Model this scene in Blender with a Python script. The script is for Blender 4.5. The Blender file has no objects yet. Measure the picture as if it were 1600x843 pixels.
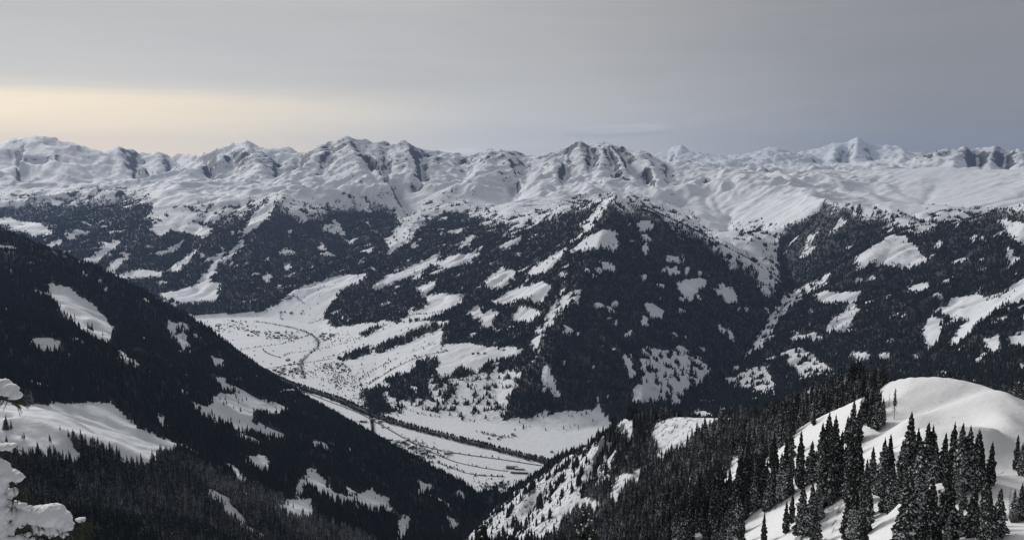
import bpy, bmesh, math, random
import numpy as np
from mathutils import Vector, Matrix, noise as mnoise

random.seed(7)
rng = np.random.default_rng(11)
scene = bpy.context.scene
COL = scene.collection
R = math.radians

# ------------------------------------------------------------------ camera
CAMZ = 1100.0            # eye height above the valley floor (metres)
F = 1331.0               # focal length in photo pixels (1600 wide)
PITCH = math.atan(146.5 / F)
cam_data = bpy.data.cameras.new('camera')
cam = bpy.data.objects.new('camera', cam_data)
COL.objects.link(cam)
cam.location = (0, 0, CAMZ)
cam.rotation_euler = (math.pi / 2 - PITCH, 0, 0)
cam_data.sensor_width = 36.0
cam_data.lens = 36.0 * F / 1600.0
cam_data.clip_start = 0.3
cam_data.clip_end = 200000.0
scene.camera = cam

# ------------------------------------------------------------------ sky
SUN_AZ = R(-37)          # left of the view direction
SUN_EL = R(24)
world = bpy.data.worlds.new('World')
scene.world = world
world.use_nodes = True
wn, wl = world.node_tree.nodes, world.node_tree.links
wn.clear()
def N(nodes, t, **kw):
    n = nodes.new(t)
    for k, v in kw.items():
        setattr(n, k, v)
    return n
def mathn(nodes, links, op, a, b=None, c=None, clamp=False):
    n = nodes.new('ShaderNodeMath'); n.operation = op; n.use_clamp = clamp
    for i, v in enumerate((a, b, c)):
        if v is None: continue
        if isinstance(v, (int, float)): n.inputs[i].default_value = v
        else: links.new(v, n.inputs[i])
    return n.outputs[0]
def maprange(nodes, links, v, a, b, c=0.0, d=1.0, smooth=True):
    n = nodes.new('ShaderNodeMapRange')
    n.interpolation_type = 'SMOOTHSTEP' if smooth else 'LINEAR'
    links.new(v, n.inputs[0])
    for i, x in enumerate((a, b, c, d)): n.inputs[i + 1].default_value = x
    return n.outputs[0]
def mixc(nodes, links, f, a, b):
    n = nodes.new('ShaderNodeMix'); n.data_type = 'RGBA'
    if isinstance(f, (int, float)): n.inputs[0].default_value = f
    else: links.new(f, n.inputs[0])
    for i, v in ((6, a), (7, b)):
        if isinstance(v, (tuple, list)): n.inputs[i].default_value = (*v[:3], 1)
        else: links.new(v, n.inputs[i])
    return n.outputs[2]

tc = N(wn, 'ShaderNodeTexCoord')
sep = N(wn, 'ShaderNodeSeparateXYZ'); wl.new(tc.outputs['Generated'], sep.inputs[0])
sx, sy, sz = sep.outputs
hl = mathn(wn, wl, 'SQRT', mathn(wn, wl, 'ADD', mathn(wn, wl, 'MULTIPLY', sx, sx), mathn(wn, wl, 'MULTIPLY', sy, sy)))
hl = mathn(wn, wl, 'MAXIMUM', hl, 0.001)
# cosine of the azimuth difference to the bright side of the sky
GL = R(-52)
ca = mathn(wn, wl, 'DIVIDE', mathn(wn, wl, 'ADD', mathn(wn, wl, 'MULTIPLY', sx, math.sin(GL)), mathn(wn, wl, 'MULTIPLY', sy, math.cos(GL))), hl)
el = mathn(wn, wl, 'ARCTAN2', sz, hl)          # elevation in radians
# the cloud sheet, streaked along the horizon
mp = N(wn, 'ShaderNodeMapping'); mp.inputs['Scale'].default_value = (2.0, 2.0, 26.0)
wl.new(tc.outputs['Generated'], mp.inputs[0])
nz = N(wn, 'ShaderNodeTexNoise'); nz.inputs['Scale'].default_value = 1.6; nz.inputs['Detail'].default_value = 6; nz.inputs['Roughness'].default_value = 0.55
nz.inputs['Distortion'].default_value = 0.5
wl.new(mp.outputs[0], nz.inputs['Vector'])
streak = nz.outputs[0]
mp2 = N(wn, 'ShaderNodeMapping'); mp2.inputs['Scale'].default_value = (1.2, 1.2, 7.0); mp2.inputs['Location'].default_value = (3.1, 0.4, 1.0)
wl.new(tc.outputs['Generated'], mp2.inputs[0])
nz2 = N(wn, 'ShaderNodeTexNoise'); nz2.inputs['Scale'].default_value = 2.2; nz2.inputs['Detail'].default_value = 5
wl.new(mp2.outputs[0], nz2.inputs['Vector'])
side = maprange(wn, wl, ca, 0.12, 0.93)            # 0 right of the view .. 1 at the bright side
base = mixc(wn, wl, side, (0.250, 0.242, 0.240), (0.54, 0.52, 0.485))
lowlight = mathn(wn, wl, 'MULTIPLY', maprange(wn, wl, el, R(9.5), R(0.5)), maprange(wn, wl, ca, 0.2, 0.72))
base = mixc(wn, wl, mathn(wn, wl, 'MULTIPLY', lowlight, 0.75), base, (0.74, 0.71, 0.65))
elw = mathn(wn, wl, 'ADD', el, mathn(wn, wl, 'MULTIPLY', mathn(wn, wl, 'SUBTRACT', streak, 0.5), 0.028))
glow = mathn(wn, wl, 'MULTIPLY', mathn(wn, wl, 'ADD', mathn(wn, wl, 'MULTIPLY', maprange(wn, wl, elw, R(5.9), R(4.3)), 0.62), mathn(wn, wl, 'MULTIPLY', maprange(wn, wl, elw, R(8.5), R(0.5)), 0.38)), maprange(wn, wl, ca, 0.60, 0.97))
base = mixc(wn, wl, glow, base, (1.30, 1.04, 0.66))
base = mixc(wn, wl, maprange(wn, wl, el, R(-0.5), R(-6)), base, (0.20, 0.21, 0.23))
# flat lens clouds over the ranges
azn = mathn(wn, wl, 'ARCTAN2', sx, sy)
def lens(px, py, wpx, hpx, col, amt):
    global base
    a_, t_ = ray_(px, py)
    du = mathn(wn, wl, 'DIVIDE', mathn(wn, wl, 'SUBTRACT', azn, a_), wpx / 2 / F)
    dv = mathn(wn, wl, 'DIVIDE', mathn(wn, wl, 'SUBTRACT', el, math.atan(t_)), hpx / 2 / F)
    dv = mathn(wn, wl, 'SUBTRACT', dv, mathn(wn, wl, 'MULTIPLY', du, 0.35))
    d = mathn(wn, wl, 'ADD', mathn(wn, wl, 'MULTIPLY', du, du), mathn(wn, wl, 'MULTIPLY', dv, dv))
    d = mathn(wn, wl, 'ADD', d, mathn(wn, wl, 'MULTIPLY', mathn(wn, wl, 'SUBTRACT', streak, 0.5), 3.6))
    f = mathn(wn, wl, 'MULTIPLY', maprange(wn, wl, d, 1.1, 0.15), amt)
    base = mixc(wn, wl, f, base, col)
def ray_(px, py):
    u = (px - 800.0) / F; v = (421.5 - py) / F
    dy = math.cos(PITCH) + v * math.sin(PITCH); dz = -math.sin(PITCH) + v * math.cos(PITCH)
    return math.atan2(u, dy), dz / math.hypot(u, dy)
lens(955, 209, 190, 22, (0.36, 0.37, 0.39), 0.4); lens(962, 202, 180, 16, (0.64, 0.63, 0.62), 0.5)
lens(830, 226, 110, 20, (0.70, 0.68, 0.66), 0.5); lens(722, 235, 90, 12, (0.78, 0.77, 0.74), 0.8)
shade = mathn(wn, wl, 'ADD', 0.90, mathn(wn, wl, 'ADD', mathn(wn, wl, 'MULTIPLY', streak, 0.20), mathn(wn, wl, 'MULTIPLY', nz2.outputs[0], 0.20)))
vm = N(wn, 'ShaderNodeVectorMath', operation='SCALE'); wl.new(base, vm.inputs[0]); wl.new(shade, vm.inputs['Scale'])
cloudcol = vm.outputs[0]
sky = N(wn, 'ShaderNodeTexSky', sky_type='NISHITA'); sky.sun_disc = False
sky.sun_elevation = SUN_EL; sky.sun_rotation = SUN_AZ
sky.altitude = 1900
vs = N(wn, 'ShaderNodeVectorMath', operation='SCALE'); wl.new(sky.outputs[0], vs.inputs[0]); vs.inputs['Scale'].default_value = 0.08
skymix = mixc(wn, wl, 0.93, vs.outputs[0], cloudcol)
bg = N(wn, 'ShaderNodeBackground'); bg.inputs['Strength'].default_value = 1.0
wl.new(skymix, bg.inputs['Color'])
wo = N(wn, 'ShaderNodeOutputWorld'); wl.new(bg.outputs[0], wo.inputs['Surface'])

# ------------------------------------------------------------------ sun behind thin cloud
sl = bpy.data.lights.new('sun', 'SUN'); sl.energy = 2.55; sl.angle = R(14); sl.color = (1.0, 0.97, 0.94)
sun = bpy.data.objects.new('sun', sl); COL.objects.link(sun)
sdir = Vector((math.sin(SUN_AZ) * math.cos(SUN_EL), math.cos(SUN_AZ) * math.cos(SUN_EL), math.sin(SUN_EL)))
sun.rotation_euler = sdir.to_track_quat('Z', 'Y').to_euler()
sun.location = (-3000, 2000, 6000)

# ------------------------------------------------------------------ exposure and sampling
scene.view_settings.view_transform = 'Standard'
scene.view_settings.look = 'None'
scene.view_settings.exposure = 0.0
scene.view_settings.gamma = 1.0
scene.view_settings.use_curve_mapping = False
scene.render.engine = 'CYCLES'
cy = scene.cycles
cy.use_denoising = True
try: cy.denoiser = 'OPENIMAGEDENOISE'
except Exception: pass
cy.max_bounces = 4; cy.diffuse_bounces = 3; cy.glossy_bounces = 1; cy.transmission_bounces = 1
cy.volume_bounces = 0; cy.transparent_max_bounces = 6
cy.caustics_reflective = False; cy.caustics_refractive = False
cy.sample_clamp_indirect = 4.0

# ================================================================== helpers
def ray(px, py):
    """photo pixel -> azimuth and tangent of the elevation (arrays welcome)"""
    u = (np.asarray(px, float) - 800.0) / F
    v = (421.5 - np.asarray(py, float)) / F
    cp, sp = math.cos(PITCH), math.sin(PITCH)
    dx = u; dy = cp + v * sp; dz = -sp + v * cp
    return np.arctan2(dx, dy), dz / np.hypot(dx, dy)
def project(x, y, z):
    cp, sp = math.cos(PITCH), math.sin(PITCH)
    h = z - CAMZ
    fw = y * cp - h * sp; up = y * sp + h * cp
    fw = np.maximum(fw, 1e-3)
    return 800.0 + F * x / fw, 421.5 - F * up / fw
def sstep(a, b, x):
    t = np.clip((x - a) / (b - a), 0, 1)
    return t * t * (3 - 2 * t)
_P = rng.permutation(512)
_P = np.concatenate([_P, _P, _P])
_G = np.stack([np.cos(np.arange(512) * 2.399963), np.sin(np.arange(512) * 2.399963)], 1)
def gnoise(x, y):
    xi = np.floor(x).astype(np.int64); yi = np.floor(y).astype(np.int64)
    fx = x - xi; fy = y - yi
    xi &= 511; yi &= 511
    u = fx * fx * fx * (fx * (fx * 6 - 15) + 10); v = fy * fy * fy * (fy * (fy * 6 - 15) + 10)
    def g(ix, iy, dx, dy):
        h = _P[_P[ix & 511] + (iy & 511)]
        return _G[h, 0] * dx + _G[h, 1] * dy
    a = g(xi, yi, fx, fy); b = g(xi + 1, yi, fx - 1, fy)
    c = g(xi, yi + 1, fx, fy - 1); d = g(xi + 1, yi + 1, fx - 1, fy - 1)
    return 1.5 * ((a + u * (b - a)) * (1 - v) + (c + u * (d - c)) * v)
def fbm(x, y, lam, octs, rough=0.5):
    s = 0; a = 1.0; t = 0; lam = lam * 1.0
    for o in range(octs):
        s = s + a * gnoise(x / lam + 17.3 * o, y / lam - 9.1 * o); t += a
        lam /= 2.03; a *= rough
    return s / t
def ridged(x, y, lam, octs, rough=0.5):
    s = 0; a = 1.0; t = 0; w = 1.0
    for o in range(octs):
        n = 1.0 - np.abs(gnoise(x / lam + 31.7 * o, y / lam + 5.9 * o)) * 1.6
        n = np.clip(n, 0, 1) ** 2
        s = s + a * n * w; t += a
        w = np.clip(n * 1.6, 0.15, 1)
        lam /= 2.07; a *= rough
    return s / t

# ================================================================== terrain: ridge and valley lines -> height field
PX = lambda pts: [(p[0], p[1], p[2], None) for p in pts]         # (photo x, photo y, distance)
HZ = lambda pts: [(p[0], None, p[1], p[2]) for p in pts]          # (photo x, distance, height): ground that other ground hides
VP = lambda pts: [(p[0], p[1], 'V', p[2] if len(p) > 2 else 0.0) for p in pts]   # pixel on the valley plane
def VPL(pts):
    out = []
    for p in pts:
        h = p[2] if len(p) > 2 else 0.0
        a, t = ray(p[0], p[1])
        out.append((p[0], p[1], float((h - CAMZ) / t), None))
    return out
LCREST = [(-330, 300, 4600), (-150, 325, 4300), (0, 358, 4000), (60, 384, 3900), (130, 410, 3800), (200, 445, 3700), (265, 480, 3600), (320, 512, 3500), (355, 545, 3400),
          (390, 577, 3300), (440, 612, 3150), (520, 652, 2950), (600, 692, 2800), (660, 725, 2780), (720, 755, 2800), (765, 780, 2850)]
RCREST = [(775, 790, 2870), (800, 770, 2650), (850, 737, 2300), (880, 716, 2100), (930, 690, 1800), (975, 654, 1550), (1040, 652, 1400), (1100, 652, 1300),
          (1200, 652, 1050), (1250, 637, 950), (1340, 612, 800), (1380, 603, 720), (1440, 600, 640), (1520, 606, 620), (1600, 640, 600), (1750, 660, 560), (1930, 680, 540)]
LINES = [
 PX(LCREST), PX(RCREST),
 # left slope, inside
 PX([(-330, 420, 2900), (0, 490, 2600), (100, 520, 2480), (200, 560, 2400), (300, 620, 2420), (400, 670, 2480), (500, 712, 2460), (600, 752, 2500), (700, 790, 2560)]),
 PX([(-330, 560, 1700), (0, 640, 1700), (100, 670, 1620), (200, 700, 1620), (300, 735, 1700), (400, 770, 1830), (500, 800, 2000), (600, 825, 2180), (690, 840, 2330)]),
 PX([(-330, 700, 1000), (0, 800, 1050), (150, 820, 1130), (300, 850, 1250), (420, 870, 1420), (520, 890, 1600), (620, 905, 1800)]),
 # gorge between the slopes
 PX([(768, 788, 2860), (745, 822, 2500), (722, 850, 2280), (690, 905, 1950), (650, 1000, 1500), (620, 1150, 1000)]),
 # right spur
 PX([(800, 843, 1800), (830, 800, 2000)]), PX([(820, 880, 1500), (900, 800, 1580), (930, 740, 1680)]),
 PX([(900, 880, 1150), (960, 800, 1250), (1000, 740, 1330)]), PX([(1000, 880, 850), (1050, 780, 1000), (1080, 705, 1130)]),
 PX([(1100, 870, 620), (1150, 780, 740), (1180, 715, 860)]),
 # upper hill and its edge
 PX([(1385, 602, 505), (1330, 629, 535), (1270, 656, 570), (1200, 697, 620), (1130, 750, 640), (1080, 800, 640)]),
 PX([(1440, 668, 400), (1380, 690, 425), (1330, 722, 430), (1280, 757, 430), (1220, 796, 430), (1150, 840, 430), (1080, 880, 440)]),
 PX([(1395, 700, 380), (1350, 770, 360), (1280, 860, 340), (1200, 930, 330)]),
 # snowy knoll
 PX([(1383, 600, 505), (1400, 593, 500), (1425, 589, 495), (1460, 589, 490), (1500, 593, 485), (1540, 600, 480), (1570, 612, 470), (1600, 637, 455), (1640, 672, 435), (1800, 720, 420), (1930, 730, 420)]),
 PX([(1440, 668, 395), (1500, 665, 392), (1560, 662, 395)]),
 PX([(1420, 760, 305), (1500, 750, 300), (1570, 740, 305), (1640, 745, 310), (1930, 790, 310)]),
 PX([(1340, 880, 255), (1430, 850, 235), (1520, 840, 230), (1620, 830, 232), (1930, 850, 235)]),
 HZ([(1240, 150, 1018), (1500, 120, 1040), (1930, 120, 1040)]),
 # under the camera
 HZ([(-330, 62, 1060), (400, 62, 1060), (1000, 62, 1060), (1930, 62, 1066)]),
 HZ([(-330, 350, 905), (0, 350, 900), (400, 350, 890), (800, 350, 880), (1050, 330, 895)]),
 HZ([(400, 800, 650), (640, 800, 560), (900, 700, 660)]),
 # behind the right spur and the knoll
 HZ([(1000, 2400, 300), (1150, 2000, 420), (1300, 1500, 560), (1450, 1200, 640), (1600, 1100, 660), (1930, 1000, 680)]),
 HZ([(900, 2900, 40), (1050, 3200, 60), (1250, 2900, 180), (1450, 2500, 250), (1600, 2300, 300), (1930, 2200, 330)]),
 # behind the left crest
 HZ([(-330, 5600, 300), (-100, 5600, 200), (60, 5500, 120), (160, 5300, 40), (240, 5000, 0)]),
 HZ([(-330, 7500, 180), (-100, 7400, 120), (60, 7300, 60), (150, 6900, 20)]),
 # big central mountain
 PX([(960, 305, 6500), (1000, 320, 6420), (1050, 343, 6320), (1100, 367, 6250), (1150, 394, 6200), (1200, 425, 6120), (1228, 458, 6060)]),
 PX([(960, 305, 6500), (925, 316, 7300), (885, 326, 8300), (860, 300, 10300)]),
 PX([(960, 305, 6500), (945, 350, 6000), (930, 390, 5600), (905, 450, 5020), (882, 500, 4600), (862, 545, 4220), (850, 600, 3950)]),
 PX([(1000, 420, 5450), (1010, 500, 4750), (1010, 570, 4200), (1000, 630, 3820)]), PX([(1110, 450, 5600), (1100, 520, 4950), (1080, 580, 4450)]),
 PX([(820, 380, 7100), (810, 430, 6050), (800, 480, 5320), (790, 530, 4700), (780, 580, 4300), (775, 630, 3950)]),
 PX([(700, 380, 7900), (700, 430, 6650), (690, 480, 5750), (690, 530, 4980), (690, 580, 4400), (680, 620, 4080)]),
 PX([(600, 400, 8100), (600, 450, 6900), (590, 500, 5950), (585, 550, 5150), (590, 590, 4650)]),
 # gorge right of it
 PX([(1232, 430, 7300), (1240, 450, 6600), (1232, 466, 6000), (1185, 520, 5300), (1142, 580, 4720), (1112, 620, 4330)]), HZ([(1112, 4300, 18), (1020, 3800, 5), (960, 3600, 0)]),
 # right mountain
 PX([(1290, 312, 7700), (1340, 320, 7400), (1400, 339, 7050), (1442, 352, 6800)]),
 PX([(1442, 352, 6800), (1500, 345, 6500), (1560, 330, 6300), (1600, 318, 6200), (1750, 285, 6000), (1930, 260, 5900)]),
 PX([(1335, 420, 5900), (1360, 388, 6200), (1392, 370, 6350), (1420, 378, 6250), (1445, 402, 5950)]),
 PX([(1300, 500, 5100), (1300, 560, 4600), (1290, 610, 4200)]), PX([(1400, 460, 5300), (1400, 530, 4600), (1400, 590, 4100)]),
 PX([(1510, 420, 5500), (1500, 490, 4700), (1500, 560, 4000)]), PX([(1620, 420, 5000), (1620, 500, 4200), (1620, 590, 3500)]), PX([(1930, 400, 4900), (1930, 520, 3800), (1930, 620, 3000)]),
 PX([(1240, 345, 8300), (1225, 400, 7700), (1232, 430, 7300)]),
 # mid-left mountain
 PX([(250, 462, 7500), (320, 468, 7300), (400, 455, 7500), (480, 450, 7200), (540, 440, 7400)]),
 PX([(440, 308, 10500), (425, 350, 9600), (400, 400, 8600), (380, 440, 7800)]), PX([(330, 330, 10700), (300, 380, 9400), (270, 430, 8300)]),
 PX([(560, 330, 10900), (545, 380, 9300), (540, 410, 8300)]),
 PX([(382, 226, 17000), (335, 250, 15500), (275, 283, 13500), (236, 308, 11700), (190, 335, 11000), (140, 366, 10300), (80, 386, 9600), (0, 400, 9000)]),
 PX([(-330, 380, 12500), (0, 357, 12800), (60, 353, 12700), (120, 345, 12700), (200, 318, 13200)]),
 PX([(-330, 310, 15000), (0, 300, 14800), (120, 292, 14800), (220, 283, 15200)]), PX([(-330, 255, 17000), (0, 258, 17000), (140, 258, 17200), (250, 262, 17000)]),
 # snow ranges
 PX([(-330, 225, 19000), (-150, 232, 19500), (0, 223, 19300), (30, 217, 19000), (55, 214, 19000), (80, 219, 18800), (100, 226, 18500), (130, 230, 18500), (160, 237, 18500), (172, 236, 19000), (185, 232, 19000), (200, 234, 19500), (232, 244, 20000),
     (246, 239, 20000), (265, 242, 20300), (290, 241, 20000), (320, 240, 18500), (345, 231, 17500), (382, 224, 17000), (410, 231, 16800), (436, 236, 16500), (452, 230, 17200), (466, 238, 16800), (480, 235, 15800), (500, 228, 15500), (520, 222, 15200),
     (540, 215, 15000), (556, 219, 14900), (572, 226, 14800), (600, 228, 15000), (618, 230, 15300), (631, 222, 15500), (650, 230, 15500), (680, 236, 15500), (700, 239, 15800), (740, 242, 15500), (768, 236, 14600), (784, 237, 14400), (800, 243, 14400),
     (822, 246, 14500), (850, 243, 14200), (872, 237, 14000), (888, 230, 13600), (902, 224, 13500), (918, 229, 13600), (945, 225, 13500), (970, 234, 13500), (985, 240, 13700), (1000, 236, 13500), (1012, 243, 13500), (1040, 256, 13300), (1080, 266, 12800), (1110, 270, 12000),
     (1140, 266, 11500), (1170, 272, 11000), (1210, 290, 10300), (1260, 303, 9300), (1290, 312, 8400)]),
 PX([(540, 215, 15000), (505, 238, 14200), (480, 252, 13500), (455, 280, 12000), (440, 308, 10500)]),
 PX([(784, 237, 14400), (755, 258, 13300), (728, 278, 12200), (703, 293, 11400), (680, 318, 10900)]), PX([(703, 293, 11400), (740, 312, 11000), (765, 335, 10300)]),
 PX([(902, 224, 13500), (880, 255, 12300), (868, 275, 11400), (860, 300, 10300)]),
 PX([(945, 225, 13500), (960, 262, 12200), (950, 288, 10500)]),
 PX([(1140, 266, 11500), (1105, 290, 10800), (1075, 315, 10200), (1060, 330, 9800)]), PX([(1140, 266, 11500), (1150, 305, 10200), (1140, 350, 9300), (1130, 385, 8500)]),
 PX([(570, 262, 13800), (600, 295, 12300), (630, 325, 11200), (640, 345, 10600)]), PX([(660, 262, 14300), (660, 285, 12900), (655, 310, 11800)]),
 PX([(800, 268, 13300), (810, 295, 11900), (800, 325, 10500)]), PX([(1010, 285, 11800), (1020, 300, 10400)]), HZ([(980, 8300, 700), (1050, 8000, 620), (1130, 7700, 520), (1200, 7400, 420)]),
 PX([(1185, 330, 9300), (1190, 370, 8300)]),
 # smooth snow dome at the right
 PX([(1180, 268, 14500), (1250, 272, 14000), (1320, 266, 13300), (1370, 263, 12800), (1420, 264, 12600), (1470, 260, 12200), (1530, 265, 12000), (1600, 264, 11700), (1750, 258, 11500), (1930, 255, 11500)]),
 PX([(1470, 260, 12200), (1462, 290, 11300), (1450, 315, 10400), (1430, 340, 9600)]),
 PX([(1330, 300, 10800), (1340, 310, 9500)]), PX([(1560, 300, 10500), (1560, 322, 9400)]), HZ([(1400, 8300, 620), (1500, 7900, 560), (1600, 7600, 620), (1930, 7400, 650)]),
 # rocky peaks right, nearer
 PX([(1440, 255, 21000), (1480, 250, 20500), (1505, 228, 20000), (1525, 237, 20000), (1550, 228, 20500), (1575, 233, 20500), (1600, 246, 20500), (1700, 235, 21000), (1930, 240, 21000)]),
 HZ([(1150, 17000, 850), (1300, 16500, 800), (1450, 15500, 900), (1600, 15000, 950), (1930, 15000, 950)]),
 # behind the left and centre ranges
 HZ([(-330, 23000, 900), (0, 23000, 900), (300, 23500, 900), (540, 18500, 800), (740, 19000, 800), (930, 17000, 800), (1060, 17000, 800)]),
 # far range at the right
 HZ([(-330, 38000, 800), (300, 38000, 800), (800, 38000, 1000), (960, 38000, 1500)]),
 PX([(1000, 248, 36000), (1022, 242, 36000), (1045, 232, 36000), (1062, 225, 36000), (1085, 240, 36000), (1110, 254, 36000), (1140, 256, 35000), (1175, 250, 34000), (1200, 231, 33000), (1215, 228, 33000), (1238, 244, 33000), (1262, 248, 34000), (1285, 230, 35000),
     (1310, 222, 36000), (1335, 214, 36000), (1362, 223, 36000), (1400, 226, 36000), (1430, 240, 36000), (1455, 244, 36000), (1490, 252, 36000), (1560, 254, 36000), (1650, 250, 36000), (1930, 250, 36000)]),
 
 HZ([(-330, 48000, 300), (800, 48000, 400), (1930, 48000, 500)]),
]
# summits of the main snow range stand clear of their saddles (rounding of the grid is made up for here)
SKI = next(i for i, L in enumerate(LINES) if L[0][:3] == (-330, 225, 19000))
_sx = np.array([p[0] for p in LINES[SKI]], float); _sy = np.array([p[1] for p in LINES[SKI]], float)
_gx = np.arange(-330.0, 1291.0); _gy = np.interp(_gx, _sx, _sy)
_av = np.convolve(np.pad(_gy, 45, mode='edge'), np.ones(91) / 91, mode='valid')
def sky_y(px):
    a = np.interp(px, _gx, _gy); m_ = np.interp(px, _gx, _av)
    w = 1.0 if px < 1080 else 0.0
    return float(a + w * (0.55 * (a - m_) - 1.0))
LINES[SKI] = [(p[0], sky_y(p[0]), p[2], None) for p in LINES[SKI]]
# ribs below the summits and gullies below the saddles of the snow ranges
def side_line(px, py, r, drift, length, bulge, zend=960):
    a, t = ray(px, py); zc = CAMZ + r * float(t); out = []
    for f in (0.0, 0.12, 0.3, 0.55, 0.8, 1.0):
        if f == 0.0 and bulge < 0: f = 0.06
        out.append((px + drift * f, r - length * f, zc + (zend - zc) * f ** 0.9 + bulge * math.sin(math.pi * min(f * 1.1, 1)) ** 0.8))
    return HZ(out)
for (px, py, r, d1, d2, ln_) in ((55, 214, 19000, -30, 45, 2600), (100, 226, 18500, 30, None, 2000), (185, 232, 19000, -14, 16, 2000), (246, 239, 20000, -10, 14, 2400), (290, 241, 20000, 12, None, 2400), (345, 231, 17500, -12, None, 2000), (382, 224, 17000, 26, None, 3000), (410, 231, 16800, 20, None, 2600),
        (452, 230, 17200, 8, None, 2200), (500, 228, 15500, -32, None, 2600), (540, 215, 15000, 26, None, 2600), (572, 226, 14800, 24, None, 2400), (631, 222, 15500, 24, -22, 2600), (700, 239, 15800, 14, None, 2400), (768, 236, 14600, -20, None, 2400), (784, 237, 14400, 26, None, 2200),
        (872, 237, 14000, -22, None, 2400), (902, 224, 13500, 14, None, 1700), (945, 225, 13500, -10, 40, 1900), (1000, 236, 13500, 22, None, 2000)):
    for d in (d1, d2):
        if d is not None: LINES.append(side_line(px, sky_y(px), r, d * 1.3, ln_ * 1.45, 40))
for (px, py, r, d, ln_) in ((20, 220, 19100, 10, 2400), (130, 231, 18500, 10, 2200), (215, 240, 19700, 0, 2200), (268, 242, 20300, 0, 2200), (320, 240, 18500, 6, 2400), (362, 228, 17200, 4, 2400), (430, 236, 16600, 6, 2400), (470, 238, 16500, -2, 2200), (520, 222, 15200, -14, 2400), (556, 221, 14900, 30, 2600),
        (602, 229, 15000, 6, 2600), (660, 233, 15500, 10, 2600), (736, 242, 15500, -10, 2600), (822, 246, 14500, 0, 2400), (888, 231, 13700, -8, 1900), (922, 229, 13600, 6, 2200), (975, 237, 13500, 10, 2200), (1045, 258, 13300, 0, 2200)):
    LINES.append(side_line(px, sky_y(px), r, d * 1.3, ln_ * 1.45, -75))
for (px, py, r, d, ln_, bu) in ((1505, 228, 20000, -26, 4200, 60), (1505, 228, 20000, 8, 3500, 40), (1550, 228, 20500, -4, 3800, 60), (1575, 233, 20500, 22, 3800, 50), (1526, 238, 20000, -8, 3600, -130), (1565, 232, 20500, 6, 3600, -120), (1062, 225, 36000, -14, 6500, 80), (1062, 225, 36000, 12, 6500, 60),
        (1045, 233, 36000, -4, 5500, -180), (1210, 228, 33000, -20, 6500, 80), (1215, 229, 33000, 18, 6000, 60), (1310, 222, 36000, -16, 7000, 90), (1335, 214, 36000, 4, 7500, 90), (1400, 226, 36000, 14, 7500, 80), (1322, 220, 36000, -6, 6500, -200), (1362, 224, 36000, 4, 6500, -200), (1290, 229, 35000, -12, 6000, -150)):
    LINES.append(side_line(px, py, r, d, ln_, bu, 1300 if r > 30000 else 1100))
# flat valley floor, outlined where it meets the slopes
VALLEY = [(768, 786), (700, 756), (600, 694), (520, 654), (440, 614), (390, 579), (355, 547), (320, 516), (250, 500), (330, 497), (400, 494), (450, 500), (500, 510), (512, 532), (535, 560), (560, 590),
          (590, 622), (640, 642), (700, 652), (770, 660), (840, 668), (890, 674), (930, 664), (990, 668), (960, 690), (900, 715), (850, 745), (800, 775)]
VPTS = VPL(VALLEY)
def poly_mask(xs, ys, poly):
    inside = np.zeros(xs.shape, bool)
    n = len(poly); j = n - 1
    for i in range(n):
        xi, yi = poly[i][:2]; xj, yj = poly[j][:2]
        if yi != yj:
            c = ((yi > ys) != (yj > ys)) & (xs < (xj - xi) * (ys - yi) / (yj - yi) + xi)
            inside ^= c
        j = i
    return inside
AZ0, AZ1 = R(-40.5), R(40.5)
H = 0.0031
LR0, LR1 = math.log(58.0), math.log(48500.0)
SC, SR = int((AZ1 - AZ0) / H) + 1, int((LR1 - LR0) / H) + 1
SC += (-SC) % 16; SR += (-SR) % 16
acc = np.zeros((SR, SC)); cnt = np.zeros((SR, SC))
for L in LINES:
    for (a, b) in zip(L[:-1], L[1:]):
        n = 160
        t = np.linspace(0, 1, n)
        px = a[0] + (b[0] - a[0]) * t; rr = a[2] + (b[2] - a[2]) * t
        if a[1] is None:
            az, _ = ray(px, np.full(n, 275.0)); z = a[3] + (b[3] - a[3]) * t
        else:
            az, te = ray(px, a[1] + (b[1] - a[1]) * t); z = CAMZ + rr * te
        ci = np.round((az - AZ0) / H).astype(int); ri = np.round((np.log(rr) - LR0) / H).astype(int)
        ok = (ci >= 0) & (ci < SC) & (ri >= 0) & (ri < SR)
        np.add.at(acc, (ri[ok], ci[ok]), z[ok]); np.add.at(cnt, (ri[ok], ci[ok]), 1)
gaz = AZ0 + np.arange(SC) * H; glr = LR0 + np.arange(SR) * H
GA, GLR = np.meshgrid(gaz, glr)
vp_poly = []
for p in VPTS:
    a, t = ray(p[0], p[1]); vp_poly.append((float(a), math.log(p[2])))
vm_ = poly_mask(GA, GLR, vp_poly)
acc[vm_] = 0; cnt[vm_] = 1
def solve(acc, cnt, depth):
    con = cnt > 0
    val = np.where(con, acc / np.maximum(cnt, 1e-9), 0)
    if depth == 0 or min(acc.shape) < 24:
        z = np.where(con, val, val[con].mean()); its = 600
    else:
        h, w = acc.shape
        m = np.where(con, 1.0, 0.0)
        a2 = (val * m).reshape(h // 2, 2, w // 2, 2).sum((1, 3)); c2 = m.reshape(h // 2, 2, w // 2, 2).sum((1, 3))
        zc = solve(a2, c2, depth - 1)
        z = np.repeat(np.repeat(zc, 2, 0), 2, 1); z[con] = val[con]; its = 60
    for _ in range(its):
        p = np.pad(z, 1, mode='edge')
        z = 0.25 * (p[:-2, 1:-1] + p[2:, 1:-1] + p[1:-1, :-2] + p[1:-1, 2:])
        z[con] = val[con]
    return z
ZS = solve(acc, cnt, 4)
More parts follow.
